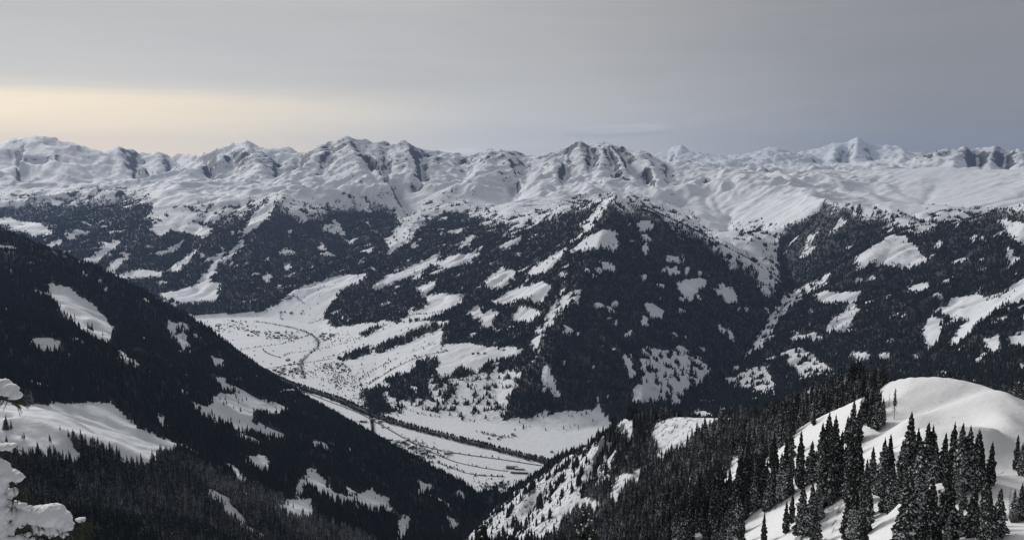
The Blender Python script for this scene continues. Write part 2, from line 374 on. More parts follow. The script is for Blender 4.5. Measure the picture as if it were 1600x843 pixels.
for _ in range(1):
    p = np.pad(ZS, 1, mode='edge')
    ZS = 0.5 * ZS + 0.125 * (p[:-2, 1:-1] + p[2:, 1:-1] + p[1:-1, :-2] + p[1:-1, 2:])
VS = vm_.astype(float)
for _ in range(14):
    p = np.pad(VS, 1, mode='edge')
    VS = 0.25 * (p[:-2, 1:-1] + p[2:, 1:-1] + p[1:-1, :-2] + p[1:-1, 2:])
def bil(A, az, lr):
    c = np.clip((az - AZ0) / H, 0, SC - 1.001); r_ = np.clip((lr - LR0) / H, 0, SR - 1.001)
    ci = c.astype(int); ri = r_.astype(int); fc = c - ci; fr = r_ - ri
    return (A[ri, ci] * (1 - fc) + A[ri, ci + 1] * fc) * (1 - fr) + (A[ri + 1, ci] * (1 - fc) + A[ri + 1, ci + 1] * fc) * fr
l_az, _ = ray([p[0] for p in LCREST], [p[1] for p in LCREST]); l_r = np.array([p[2] for p in LCREST])
r_az, _ = ray([p[0] for p in RCREST], [p[1] for p in RCREST]); r_r = np.array([p[2] for p in RCREST])
near_az = np.concatenate([l_az, r_az]); near_r = np.concatenate([l_r, r_r])
AZSPLIT = float(ray(771, 787)[0])
def az_split(r):
    """the gorge between the left slope and the right spur"""
    return np.interp(r, [900, 1000, 1500, 1950, 2280, 2500, 2870], [float(ray(p, q)[0]) for p, q in ((640, 1100), (625, 1100), (652, 1000), (690, 905), (722, 850), (745, 822), (770, 787))])
def near_limit(az):
    return np.interp(az, near_az, near_r)
knx, kny = [], []
def kpt(px, py, r):
    a, t = ray(px, py); return r * math.sin(float(a)), r * math.cos(float(a))
KNOLL = kpt(1490, 640, 430)
# relief on the solved grid: ribs and gullies, then water running down it cuts the gullies deeper
RG = np.exp(GLR); XG = RG * np.sin(GA); YG = RG * np.cos(GA)
near_g = RG < near_limit(GA) + 60
up = sstep(15, 260, ZS) * (1 - sstep(0.02, 0.6, VS))
wx = XG + 260 * fbm(XG + 900, YG, 1500, 2); wy = YG + 260 * fbm(XG, YG - 700, 1500, 2)
far_amp = 46 + 26 * sstep(700, 1100, ZS) + 40 * sstep(15000, 26000, RG)
dome = np.exp(-(((GA - float(ray(1490, 290)[0])) / 0.10) ** 2)) * sstep(9000, 9800, RG) * (1 - sstep(12300, 13000, RG))
plate = np.exp(-(((GA - float(ray(90, 290)[0])) / 0.14) ** 2)) * sstep(14500, 15500, RG) * (1 - sstep(17300, 18200, RG))
calm = 1 - 0.8 * np.clip(dome + plate, 0, 1)
big = sstep(20000, 26000, RG)
ns = (((ridged(wx, wy, 1350, 5, 0.55) * (1 - big) + ridged(XG, YG, 6500, 5, 0.5) * 1.7 * big) - 0.42 * (1 + 0.7 * big)) * far_amp * 2.0 + fbm(XG, YG, 330, 3) * 12) * up * calm
dk = np.hypot(XG - KNOLL[0], YG - KNOLL[1])
kmask = sstep(70, 200, dk)
nn = ((ridged(XG + 40, YG, 520, 4) - 0.42) * 40 * sstep(700, 1500, RG) + fbm(XG, YG, 90, 3) * 4 * sstep(350, 900, RG)) * sstep(5, 120, ZS) * kmask
nl_ = near_limit(GA)
ns = ns * sstep(nl_ + 40, nl_ * 1.25 + 500, RG)
nn = nn * (1 - sstep(nl_, nl_ + 60, RG))
ZS = ZS + np.where(near_g, nn, ns)
carve_w = sstep(nl_ + 40, nl_ * 1.2 + 300, RG) * up * calm + np.where(near_g, sstep(650, 1400, RG) * 0.8 * sstep(10, 90, ZS), 0.0)
r_lo = int((math.log(800.0) - LR0) / H); r_hi = int((math.log(40000.0) - LR0) / H)
for it in range(4):
    npart = 46000
    pr = rng.uniform(r_lo, r_hi, npart); pc = rng.uniform(1, SC - 2.01, npart)
    vr = np.zeros(npart); vc = np.zeros(npart)
    flow = np.zeros(SR * SC)
    p = np.pad(ZS, 1, mode='edge')
    gr = ((p[2:, 1:-1] - p[:-2, 1:-1]) / RG).ravel(); gc = ((p[1:-1, 2:] - p[1:-1, :-2]) / RG).ravel()
    for st in range(110):
        k = np.rint(pr).astype(np.int64) * SC + np.rint(pc).astype(np.int64)
        vr = 0.55 * vr - gr[k]; vc = 0.55 * vc - gc[k]
        m = np.sqrt(vr * vr + vc * vc) + 1e-9
        pr = np.clip(pr + vr / m * 0.9, 1, SR - 2); pc = np.clip(pc + vc / m * 0.9, 1, SC - 2)
        flow += np.bincount(k, minlength=SR * SC)
    fl = flow.reshape(SR, SC) / 4.6
    lf = np.log1p(fl)
    for _ in range(2):
        p = np.pad(lf, 1, mode='edge')
        lf = 0.4 * lf + 0.15 * (p[:-2, 1:-1] + p[2:, 1:-1] + p[1:-1, :-2] + p[1:-1, 2:])
    FLOWF = lf
    ZS = ZS - 0.19 * (1 + 1.0 * sstep(700, 1050, ZS)) * (lf - 0.55) * RG * H * carve_w * np.minimum(1.0, 9000.0 / RG) ** 0.35
# bring ridges, crests and gorges back onto their lines
CON = cnt > 0
RES = np.where(CON, acc / np.maximum(cnt, 1e-9) - ZS, 0.0)
COR = solve(np.where(CON, RES * cnt, 0.0), cnt, 4)
for _ in range(1):
    p = np.pad(COR, 1, mode='edge')
    COR = 0.5 * COR + 0.125 * (p[:-2, 1:-1] + p[2:, 1:-1] + p[1:-1, :-2] + p[1:-1, 2:])
ZS = ZS + COR * 0.96
KN = [(1424, 640, 446, 9, 11, 0.5, 4.6), (1450, 655, 425, 9, 12, 0.3, -1.6), (1450, 592, 486, 5, 40, -0.1, 0.5), (1462, 606, 468, 6, 28, -0.1, -3.2), (1404, 606, 482, 9, 9, 0.2, 2.2), (1572, 645, 425, 9, 26, 1.2, 5.0),
      (1590, 690, 380, 10, 26, 1.1, -5.0), (1500, 640, 430, 20, 30, 0.0, -1.6)]

def height(az, r):
    lr = np.log(np.maximum(r, 58.5))
    z = bil(ZS, az, lr)
    x = r * np.sin(az); y = r * np.cos(az)
    val = np.clip(bil(VS, az, lr), 0, 1)
    dk = np.hypot(x - KNOLL[0], y - KNOLL[1])
    z = z + fbm(x, y, 22, 3) * 0.9 * sstep(240, 420, r) * (sstep(60, 170, dk) * 0.9 + 0.1) * (1 - sstep(900, 2000, r))
    z = z + fbm(x, y, 60, 2) * 3.0 * sstep(800, 2500, r) * (1 - val) + val * fbm(x, y, 300, 2) * 2.5
    hi = sstep(760, 980, z) * (r > 7000) * (1 - 0.85 * np.exp(-(((az - float(ray(1490, 290)[0])) / 0.10) ** 2)) * (r < 12800))
    z = z + hi * ((ridged(x + 70 * fbm(x, y, 300, 2), y, 560, 4, 0.55) - 0.4) * 66 * np.where(r > 24000, 1.8, 1.0) + (ridged(x, y + 900, 190, 2) - 0.4) * 16)
    # the groomed knoll: hollows and banks
    for (px, py, rr, w, l, rot, amp) in KN:
        cx, cy_ = kpt(px, py, rr); ca_, sa_ = math.cos(rot), math.sin(rot)
        u = ((x - cx) * ca_ + (y - cy_) * sa_) / l; v = (-(x - cx) * sa_ + (y - cy_) * ca_) / w
        z = z + amp * np.exp(-(u * u + v * v))
    zn = CAMZ - 1.75 - 0.62 * r
    return np.where(r < 58.5, zn * (1 - sstep(20, 58, r)) + z * sstep(20, 58, r), z)

# the mesh grid: columns of azimuth, rows of distance
NC = 800
RB = [(1.0, 60, 26), (60, 210, 34), (210, 560, 170), (560, 3200, 330), (3200, 16000, 400), (16000, 48000, 120)]
rows = np.concatenate([np.exp(np.linspace(math.log(a), math.log(b), n, endpoint=False)) for a, b, n in RB] + [[48000.0]])
NR = len(rows)
caz = np.linspace(R(-40), R(40), NC)
A2, R2 = np.meshgrid(caz, rows)
Z2 = height(A2, R2)
X2, Y2 = R2 * np.sin(A2), R2 * np.cos(A2)
PX2, PY2 = project(X2, Y2, Z2)
TE2 = (Z2 - CAMZ) / R2
RUN = np.maximum.accumulate(TE2, axis=0)           # the line of sight over everything nearer
def at_grid(A, az, r):
    c = np.clip((az - caz[0]) / (caz[1] - caz[0]), 0, NC - 1.001); ci = c.astype(int); fc = c - ci
    q = np.clip(np.interp(r, rows, np.arange(NR)), 0, NR - 1.001); ri = q.astype(int); fr = q - ri
    return (A[ri, ci] * (1 - fc) + A[ri, ci + 1] * fc) * (1 - fr) + (A[ri + 1, ci] * (1 - fc) + A[ri + 1, ci + 1] * fc) * fr
def ground(x, y):
    x = np.asarray(x, float); y = np.asarray(y, float)
    return at_grid(Z2, np.arctan2(x, y), np.hypot(x, y))
def hit(px, py, rmin=30.0):
    """the point of the terrain that the photo shows at a pixel"""
    a, t = ray(px, py); a = float(a); t = float(t)
    c = min(max((a - caz[0]) / (caz[1] - caz[0]), 0), NC - 1.001); ci = int(c); fc = c - ci
    col = TE2[:, ci] * (1 - fc) + TE2[:, ci + 1] * fc
    k = np.nonzero((col >= t) & (rows > rmin))[0]
    if len(k) == 0: return None
    k = k[0]
    if k == 0: rr = rows[0]
    else:
        d = col[k] - col[k - 1]
        rr = rows[k - 1] + (rows[k] - rows[k - 1]) * ((t - col[k - 1]) / d if abs(d) > 1e-9 else 0)
        rr = min(max(rr, rows[k - 1]), rows[k])
    x, y = rr * math.sin(a), rr * math.cos(a)
    return Vector((x, y, float(ground(x, y))))
#==PART2==
# ================================================================== where forest grows and where the snow lies open
BIGF = 1.0
LAYER_NEAR = R2 < near_limit(A2) + 40
LEFT = LAYER_NEAR & (A2 < az_split(R2))
RIGHT = LAYER_NEAR & ~LEFT
VAL2 = np.clip(bil(VS, A2, np.log(np.maximum(R2, 58.5))), 0, 1)
# pixel look-ups are wobbled by ground noise so that no forest edge is straight
wob = np.minimum(1.0, 2200.0 / np.maximum(R2, 300)) * 0 + 1
_u, _v = X2 / R2 * 1331, np.log(R2) * 1331
QX = PX2 + 9.0 * fbm(_u, _v, 34, 4, 0.62); QY = PY2 + 6.0 * fbm(_u + 500, _v, 28, 4, 0.62)
QX = QX + rng.normal(0, 1.3, QX.shape); QY = QY + rng.normal(0, 1.0, QY.shape)
FL2 = bil(FLOWF, A2, np.log(np.maximum(R2, 58.5)))
def paint(den, layer, polys):
    for d, pts in polys:
        xs = [p[0] for p in pts]; ys = [p[1] for p in pts]
        box = layer & (QX > min(xs)) & (QX < max(xs)) & (QY > min(ys)) & (QY < max(ys))
        i = np.nonzero(box)
        if len(i[0]) == 0: continue
        ins = poly_mask(QX[i], QY[i], pts)
        den[i[0][ins], i[1][ins]] = d
DEN = np.zeros_like(Z2)
MID = ~LAYER_NEAR
# --- far and middle ground: forest below the tree line
TREELINE = [(-400, 300), (0, 306), (60, 300), (110, 301), (150, 294), (232, 300), (237, 310), (214, 342), (236, 352), (262, 338), (285, 326), (320, 318), (350, 322), (380, 320), (405, 306), (440, 304), (462, 320), (500, 314), (560, 302), (600, 307),
            (622, 322), (612, 346), (640, 342), (668, 332), (694, 300), (730, 320), (758, 332), (800, 340), (850, 332), (882, 316), (905, 309), (940, 305), (960, 302), (1010, 316), (1050, 330), (1095, 352), (1130, 384), (1160, 402), (1200, 428), (1212, 440),
            (1216, 352), (1240, 328), (1290, 310), (1345, 318), (1442, 349), (1470, 330), (1520, 320), (1600, 312), (1930, 290)]
tl = np.interp(QX, [p[0] for p in TREELINE], [p[1] for p in TREELINE])
f_mid = 0.95 * sstep(-14, 44, QY - tl + 18 * fbm(_u, _v * 0.35, 20, 3) - 16 * (sstep(1.2, 2.4, FL2) - 0.25)) ** 0.8 * MID
f_mid *= 1 - sstep(900, 1080, Z2)
f_mid = np.where((VAL2 > 0.18), 0, f_mid)
DEN = np.where(MID, f_mid, DEN)
DEN = np.where(MID & (QX > 1205) & (R2 > 8300), np.where((QX > 1450) & (R2 < 11000) & (Z2 < 800), 0.4, 0.0), DEN)
clear_mid = [
 (0, [(625, 499), (640, 488), (668, 478), (665, 464), (690, 459), (728, 461), (710, 479), (690, 491), (645, 503)]),
 (0, [(548, 530), (600, 508), (645, 500), (622, 515), (590, 527), (570, 547), (550, 555)]), (0, [(616, 527), (640, 511), (665, 509), (680, 518), (670, 530), (640, 534)]),
 (0, [(548, 566), (610, 547), (650, 543), (700, 538), (735, 536), (770, 544), (818, 543), (806, 557), (760, 566), (745, 582), (720, 572), (690, 592), (683, 580), (690, 560), (650, 559), (620, 572), (590, 578), (556, 604)]),
 (0, [(728, 488), (745, 477), (756, 490), (782, 486), (766, 511), (750, 517), (755, 504), (740, 497)]),
 (0, [(763, 472), (800, 454), (850, 438), (862, 448), (850, 470), (835, 477), (830, 466), (800, 471), (788, 477)]), (0, [(798, 502), (815, 479), (835, 484), (847, 490), (820, 507)]),
 (0, [(849, 570), (859, 571), (868, 600), (874, 622), (862, 617), (850, 596)]),
 (0.3, [(700, 592), (800, 578), (820, 580), (795, 620), (785, 660), (720, 658), (685, 642), (712, 610)]),
 (0.35, [(858, 482), (880, 460), (912, 454), (900, 472), (870, 492), (848, 525), (838, 560), (828, 535)]), (0, [(974, 560), (986, 557), (991, 586), (980, 592)]), (0, [(648, 452), (682, 436), (679, 451), (660, 460)]),
 (0.45, [(558, 592), (600, 588), (642, 632), (620, 652), (590, 642), (563, 622)]), (0, [(560, 560), (600, 552), (585, 580), (556, 600)]),
 (0.55, [(640, 600), (700, 600), (690, 640), (640, 640)]), (0.1, [(800, 655), (930, 640), (935, 622), (945, 660), (900, 680), (800, 672)]),
 (0, [(1055, 441), (1098, 435), (1103, 443), (1090, 456), (1078, 470), (1064, 466)]), (0, [(1117, 456), (1135, 449), (1152, 453), (1149, 471), (1135, 477)]), (0, [(1004, 475), (1020, 476), (1038, 485), (1036, 497), (1020, 499)]),
 (0, [(1041, 420), (1058, 417), (1065, 428), (1044, 430)]), (0, [(1273, 461), (1290, 455), (1347, 457), (1336, 471), (1285, 473)]), (0.12, [(1330, 472), (1341, 488), (1330, 506), (1315, 519), (1290, 517), (1298, 500), (1320, 485)]),
 (0.02, [(1463, 487), (1490, 469), (1520, 457), (1545, 469), (1575, 454), (1610, 430), (1610, 466), (1570, 477), (1540, 497), (1520, 512), (1500, 537), (1483, 542), (1500, 515), (1513, 501), (1480, 497)]),
 (0, [(1439, 512), (1455, 494), (1472, 499), (1469, 516), (1460, 537), (1448, 545)]), (0.04, [(1337, 402), (1375, 379), (1391, 368), (1412, 371), (1432, 389), (1448, 407), (1420, 420), (1390, 416), (1360, 411), (1337, 423)]),
 (0, [(1408, 455), (1440, 441), (1455, 447), (1440, 457)]), (0, [(1538, 532), (1560, 521), (1562, 540), (1548, 557)]), (0, [(1574, 526), (1610, 520), (1610, 548), (1580, 542)]), (0.1, [(1560, 345), (1610, 350), (1610, 385), (1585, 375)]),
 (0.5, [(1000, 545), (1030, 543), (1080, 558), (1112, 570), (1100, 592), (1070, 612), (1060, 632), (1030, 622), (1000, 592)]), (0, [(988, 606), (1010, 596), (1032, 600), (1026, 627), (988, 627)]), (0.4, [(1128, 592), (1190, 570), (1212, 600), (1210, 622), (1160, 606)]),
 (0.3, [(1226, 462), (1292, 428), (1292, 441), (1242, 472), (1214, 503), (1188, 545), (1160, 560), (1203, 500)]), (0.5, [(1220, 550), (1250, 545), (1290, 570), (1302, 582), (1250, 592)]), (0, [(1280, 611), (1298, 597), (1296, 616)]), (0.1, [(1325, 550), (1362, 551), (1356, 562), (1330, 560)]),
 (0.06, [(891, 397), (910, 374), (940, 361), (960, 361), (967, 381), (960, 392), (940, 386), (915, 392)]), (0.25, [(908, 350), (930, 330), (945, 316), (952, 309), (947, 325), (930, 346), (913, 366)]), (0, [(994, 348), (1016, 344), (1019, 356), (1000, 363)]),
 (0, [(670, 414), (690, 404), (720, 397), (752, 393), (736, 409), (700, 420)]), (0, [(578, 448), (620, 424), (660, 409), (694, 396), (662, 421), (620, 440), (590, 453)]), (0, [(638, 437), (667, 416), (652, 437)]), (0, [(708, 387), (735, 368), (745, 369), (726, 385)]),
 (0, [(778, 387), (800, 374), (814, 368), (806, 382), (790, 390)]), (0.1, [(818, 427), (850, 409), (870, 397), (882, 388), (876, 406), (850, 427), (838, 432)]), (0.1, [(753, 442), (780, 419), (807, 424), (791, 447), (770, 452)]), (0, [(938, 408), (962, 414), (964, 427), (945, 422)]),
 (0.2, [(600, 372), (612, 366), (618, 382), (604, 384)]), (0, [(560, 395), (585, 386), (580, 396)]), (0.15, [(640, 382), (652, 376), (650, 390)]), (0.1, [(870, 430), (884, 424), (880, 436)]), (0.2, [(1040, 398), (1070, 402), (1066, 412), (1042, 408)]),
 # ski slopes and meadows of the mid-left mountain
 (0.03, [(238, 345), (290, 329), (332, 340), (296, 346), (332, 360), (320, 372), (270, 360), (243, 369)]), (0.3, [(300, 330), (345, 322), (340, 350), (310, 345)]),
 (0, [(309, 442), (325, 420), (335, 404), (345, 388), (352, 389), (341, 411), (331, 431), (325, 447)]), (0, [(243, 459), (280, 454), (310, 444), (342, 442), (340, 467), (300, 477), (258, 467)]), (0, [(146, 396), (170, 379), (187, 377), (176, 391), (155, 399)]),
 (0, [(130, 409), (150, 399), (160, 403), (149, 417)]), (0, [(158, 427), (180, 404), (202, 398), (191, 413), (170, 430)]), (0, [(176, 431), (210, 422), (260, 424), (240, 432), (190, 438)]), (0, [(58, 389), (90, 374), (97, 377), (70, 391)]),
 (0.1, [(238, 397), (270, 384), (288, 373), (281, 387), (250, 400)]), (0.1, [(258, 427), (285, 404), (307, 388), (301, 402), (280, 423)]), (0.05, [(376, 372), (398, 332), (436, 304), (422, 332), (406, 352), (385, 367)]), (0.2, [(452, 325), (472, 347), (482, 347), (465, 318)]),
 (0.2, [(498, 350), (530, 354), (538, 366), (505, 362)]), (0.02, [(436, 472), (470, 449), (500, 439), (540, 429), (573, 428), (562, 441), (532, 452), (522, 468), (500, 495), (515, 512), (480, 507), (430, 502), (396, 498)]),
 (0, [(-20, 344), (20, 343), (62, 349), (84, 366), (50, 367), (10, 356)]), (0, [(409, 432), (420, 424), (424, 436), (411, 442)]), (0.2, [(370, 380), (382, 372), (374, 392), (350, 412), (352, 400)]), (0.25, [(100, 362), (140, 360), (135, 368), (105, 370)]),
]
paint(DEN, MID & (QY > tl + 2), clear_mid)
# open meadows on the lower slope beside the valley, with woods left standing in them
paint(DEN, MID, [(0.03, [(500, 512), (548, 510), (600, 500), (625, 505), (690, 500), (690, 540), (700, 556), (650, 562), (600, 596), (575, 610), (540, 575), (515, 545)]),
                 (0.9, [(583, 547), (610, 530), (640, 518), (682, 503), (690, 512), (640, 534), (592, 553)]), (0.95, [(528, 562), (545, 550), (576, 539), (580, 550), (552, 562)]), (0.8, [(560, 520), (590, 508), (600, 512), (570, 526)]),
                 (0.9, [(600, 592), (640, 575), (660, 566), (668, 590), (672, 622), (640, 628), (612, 618)]), (0.95, [(566, 612), (592, 604), (612, 640), (590, 648), (572, 640)]), (0.02, [(640, 560), (660, 556), (640, 578), (600, 590)])])
# thin snow streaks and gaps all through the woods
gapn = fbm(_u + 40, _v * 0.55, 26, 4, 0.6)
DEN = np.where(MID & (DEN > 0.6), DEN * (1 - sstep(0.30, 0.42, gapn + 0.10 * fbm(_u, _v, 120, 2))), DEN)
paint(DEN, MID & (R2 > 6500), [(0.35, [(1140, 352), (1185, 348), (1205, 372), (1195, 385), (1150, 378)]), (0.25, [(1060, 328), (1095, 335), (1090, 350), (1064, 345)]), (0.25, [(1190, 345), (1215, 350), (1215, 440), (1190, 425)]),
                                 (0.25, [(660, 318), (690, 298), (730, 318), (755, 332), (700, 330), (670, 340)]), (0.2, [(640, 330), (664, 330), (640, 380), (600, 400), (610, 370)])])
# --- close left slope
dl = np.where(LEFT & (R2 > 300), 1.0, 0.0)
DEN = np.where(LEFT, dl, DEN)
paint(DEN, LEFT, [
 (0.0, [(70, 443), (95, 445), (120, 459), (150, 480), (180, 516), (172, 528), (140, 508), (95, 488), (82, 470)]), (0.25, [(84, 488), (140, 506), (174, 528), (170, 542), (148, 534), (122, 514)]),
 (0.0, [(-60, 630), (15, 628), (45, 632), (172, 627), (200, 655), (245, 680), (288, 697), (257, 713), (210, 730), (160, 701), (100, 676), (75, 664), (-60, 668)]), (0.28, [(-60, 664), (75, 662), (98, 676), (102, 692), (76, 714), (20, 706), (-60, 700)]),
 (0.04, [(293, 629), (320, 632), (345, 613), (385, 616), (452, 637), (440, 647), (402, 642), (392, 656), (445, 682), (425, 686), (380, 674), (330, 656)]), (0, [(386, 718), (405, 708), (419, 720), (424, 737), (404, 737)]), (0.1, [(361, 733), (386, 745), (390, 770), (374, 762)]),
 (0.02, [(426, 794), (455, 778), (487, 779), (490, 807), (455, 811)]), (0.12, [(488, 726), (505, 749), (524, 772), (500, 770), (480, 759), (462, 779), (464, 755)]), (0.12, [(518, 770), (550, 774), (580, 763), (607, 780), (615, 802), (590, 797), (560, 791), (520, 784)]),
 (0, [(361, 815), (385, 823), (414, 836), (411, 844), (380, 832)]), (0.1, [(653, 752), (674, 755), (677, 763), (653, 772)]), (0.1, [(336, 588), (352, 590), (358, 614), (343, 608)]), (0, [(148, 438), (158, 440), (164, 455), (174, 452), (160, 446)]), (0, [(126, 420), (136, 430), (130, 438)]),
 (0.1, [(180, 545), (217, 565), (210, 572), (185, 557)]), (0.45, [(260, 500), (286, 510), (300, 552), (284, 552), (264, 522)]), (0.4, [(328, 555), (346, 560), (352, 582), (334, 572)]), (0.25, [(626, 806), (642, 803), (634, 843), (620, 843)]), (0.1, [(245, 648), (258, 652), (262, 664), (248, 662)]),
 (0.1, [(695, 800), (706, 806), (716, 826), (704, 826)]),
])
# --- close right spur and hill
DEN = np.where(RIGHT, np.where(R2 > 300, 1.0, 0.55), DEN)
DEN = np.where(RIGHT & (R2 < 160), 0, DEN)
paint(DEN, RIGHT, [
 (0.06, [(1028, 660), (1060, 651), (1110, 642), (1152, 647), (1152, 662), (1100, 676), (1076, 692), (1062, 714), (1035, 717), (1018, 690)]), (0.05, [(963, 655), (975, 647), (987, 660), (987, 687), (965, 682)]), (0.3, [(896, 702), (930, 674), (957, 664), (942, 692), (910, 718)]),
 (0.58, [(735, 848), (800, 773), (870, 724), (940, 679), (962, 700), (945, 765), (900, 772), (868, 848)]),
 (0.08, [(866, 792), (890, 774), (920, 779), (942, 790), (930, 802), (905, 802), (880, 824), (862, 817)]), (0.15, [(953, 767), (965, 744), (1003, 732), (1002, 750), (975, 762), (960, 787), (946, 782)]), (0, [(1118, 782), (1145, 713), (1157, 719), (1152, 772), (1135, 785)]),
 (0.45, [(724, 838), (780, 789), (815, 764), (852, 739), (846, 757), (810, 792), (790, 812), (760, 848), (720, 848)]), (0.5, [(790, 812), (870, 770), (866, 843), (780, 848)]), (0, [(1168, 656), (1192, 647), (1186, 662)]),
])
HILL = RIGHT & (R2 < 560)
paint(DEN, HILL, [
 (0.03, [(1130, 850), (1180, 812), (1240, 774), (1282, 748), (1306, 733), (1316, 762), (1292, 790), (1262, 812), (1232, 850)]),
 (0.12, [(1180, 712), (1230, 665), (1290, 636), (1335, 618), (1352, 640), (1340, 695), (1312, 718), (1255, 738), (1195, 752)]),
 (0.0, [(1318, 692), (1345, 680), (1372, 640), (1382, 585), (1640, 580), (1640, 740), (1560, 735), (1540, 730), (1460, 745), (1400, 740), (1385, 745), (1345, 765), (1316, 735)]),
 (0.0, [(1535, 740), (1640, 735), (1640, 900), (1555, 900), (1545, 800)]),
 (0.55, [(1400, 742), (1450, 728), (1532, 732), (1545, 760), (1548, 880), (1230, 930), (1262, 815), (1330, 780)]),
 (1.0, [(1290, 760), (1316, 738), (1330, 775), (1262, 812)]), (0.0, [(1365, 835), (1385, 800), (1400, 850), (1395, 880), (1350, 880)]), (0.0, [(1440, 770), (1448, 760), (1452, 800), (1440, 800)]),
])
# natural thinning and small gaps
gap = fbm(X2, Y2, 120, 3)
thin = (DEN > 0.02) & (DEN < 0.6)
DEN = np.where(thin, np.clip(DEN * np.where(LAYER_NEAR, 3.0, 4.5) * sstep(-0.05, 0.42, fbm(_u + 77, _v * 0.6, np.where(LAYER_NEAR, 16, 11), 4, 0.6)), 0, 1), DEN)
DEN = DEN * np.where(MID, 1 - 0.8 * sstep(0.34, 0.55, fbm(X2 + 333, Y2, 260, 3)), 1 - 0.9 * sstep(0.33, 0.46, gap + 0.1 * fbm(X2, Y2, 700, 2)))
GROVE = np.clip(DEN, 0, 1)

# ================================================================== materials
MATS = {}
def new_mat(name):
    m = bpy.data.materials.new(name); m.use_nodes = True
    nt = m.node_tree; nt.nodes.clear()
    b = nt.nodes.new('ShaderNodeBsdfPrincipled'); o = nt.nodes.new('ShaderNodeOutputMaterial')
    nt.links.new(b.outputs[0], o.inputs['Surface'])
    MATS[name] = m
    return m, nt.nodes, nt.links, b
def noise_n(n, l, vec, scale, detail=4, rough=0.5):
    t = n.new('ShaderNodeTexNoise'); t.inputs['Scale'].default_value = scale; t.inputs['Detail'].default_value = detail; t.inputs['Roughness'].default_value = rough
    if vec is not None: l.new(vec, t.inputs['Vector'])
    return t.outputs[0]
# snow-covered ground with forest floor and its painted tree shade, low scrub and bare rock
m, n, l, b = new_mat('mountain_ground')
geo = n.new('ShaderNodeNewGeometry'); tcn = n.new('ShaderNodeTexCoord')
pos = tcn.outputs['Object']
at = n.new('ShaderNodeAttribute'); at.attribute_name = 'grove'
sc_ = n.new('ShaderNodeAttribute'); sc_.attribute_name = 'scrub'
spn = n.new('ShaderNodeSeparateXYZ'); l.new(geo.outputs['Normal'], spn.inputs[0])
n_big = noise_n(n, l, pos, 0.004, 8, 0.6); n_mid = noise_n(n, l, pos, 0.03, 8, 0.65); n_fine = noise_n(n, l, pos, 0.35, 6, 0.6)
snow = mixc(n, l, n_mid, (0.70, 0.74, 0.80), (0.81, 0.84, 0.88))
rockc = mixc(n, l, n_fine, (0.022, 0.024, 0.03), (0.085, 0.088, 0.098))
steep = mathn(n, l, 'ADD', spn.outputs[2], mathn(n, l, 'MULTIPLY', mathn(n, l, 'SUBTRACT', n_mid, 0.5), 0.75))
steep = mathn(n, l, 'ADD', steep, mathn(n, l, 'MULTIPLY', mathn(n, l, 'SUBTRACT', n_big, 0.5), 0.4))
rk = n.new('ShaderNodeAttribute'); rk.attribute_name = 'rock'
steep = mathn(n, l, 'SUBTRACT', steep, mathn(n, l, 'MULTIPLY', rk.outputs['Fac'], 0.25))
rockf = maprange(n, l, steep, 0.66, 0.57)
c1 = mixc(n, l, rockf, snow, rockc)
floor_shade = mixc(n, l, n_fine, (0.018, 0.020, 0.018), (0.06, 0.06, 0.06))  # needle litter plus the shade on snow under trees, put into the colour
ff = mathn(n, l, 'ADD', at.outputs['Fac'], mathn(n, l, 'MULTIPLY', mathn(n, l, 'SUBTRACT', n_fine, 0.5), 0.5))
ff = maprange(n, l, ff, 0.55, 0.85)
c2 = mixc(n, l, ff, c1, floor_shade)
n_brush = noise_n(n, l, pos, 0.11, 5, 0.65)
sf = maprange(n, l, mathn(n, l, 'ADD', mathn(n, l, 'MULTIPLY', sc_.outputs['Fac'], 0.5), mathn(n, l, 'ADD', mathn(n, l, 'MULTIPLY', n_fine, 0.35), mathn(n, l, 'MULTIPLY', n_brush, 0.65))), 0.84, 0.95)
c3 = mixc(n, l, sf, c2, (0.05, 0.045, 0.04))
l.new(c3, b.inputs['Base Color']); b.inputs['Roughness'].default_value = 0.75; b.inputs['Specular IOR Level'].default_value = 0.25
bp = n.new('ShaderNodeBump'); bp.inputs['Strength'].default_value = 0.5; bp.inputs['Distance'].default_value = 3.0
hsum = mathn(n, l, 'ADD', mathn(n, l, 'MULTIPLY', n_mid, 3.0), mathn(n, l, 'MULTIPLY', n_fine, 0.16))
hsum = mathn(n, l, 'ADD', hsum, mathn(n, l, 'MULTIPLY', n_big, mathn(n, l, 'MULTIPLY', mathn(n, l, 'MAXIMUM', rk.outputs['Fac'], 0.0), 26.0)))
l.new(hsum, bp.inputs['Height']); l.new(bp.outputs[0], b.inputs['Normal'])
# groomed snow of the knoll
m, n, l, b = new_mat('groomed_snow')
tcn = n.new('ShaderNodeTexCoord'); pos = tcn.outputs['Object']
a_ = noise_n(n, l, pos, 0.08, 6, 0.6); c_ = noise_n(n, l, pos, 0.9, 5, 0.6)
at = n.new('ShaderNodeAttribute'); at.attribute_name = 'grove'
base_ = mixc(n, l, a_, (0.76, 0.78, 0.81), (0.84, 0.85, 0.87))
tw = maprange(n, l, c_, 0.62, 0.70)
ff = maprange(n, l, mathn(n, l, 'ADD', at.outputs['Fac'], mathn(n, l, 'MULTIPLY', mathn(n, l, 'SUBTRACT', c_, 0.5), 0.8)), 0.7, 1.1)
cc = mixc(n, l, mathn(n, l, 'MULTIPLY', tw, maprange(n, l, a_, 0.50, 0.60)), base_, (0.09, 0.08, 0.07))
cc = mixc(n, l, mathn(n, l, 'MULTIPLY', ff, 0.8), cc, (0.05, 0.05, 0.05))  # litter and tree shade painted as dark ground where trees stand
l.new(cc, b.inputs['Base Color']); b.inputs['Roughness'].default_value = 0.7; b.inputs['Specular IOR Level'].default_value = 0.25
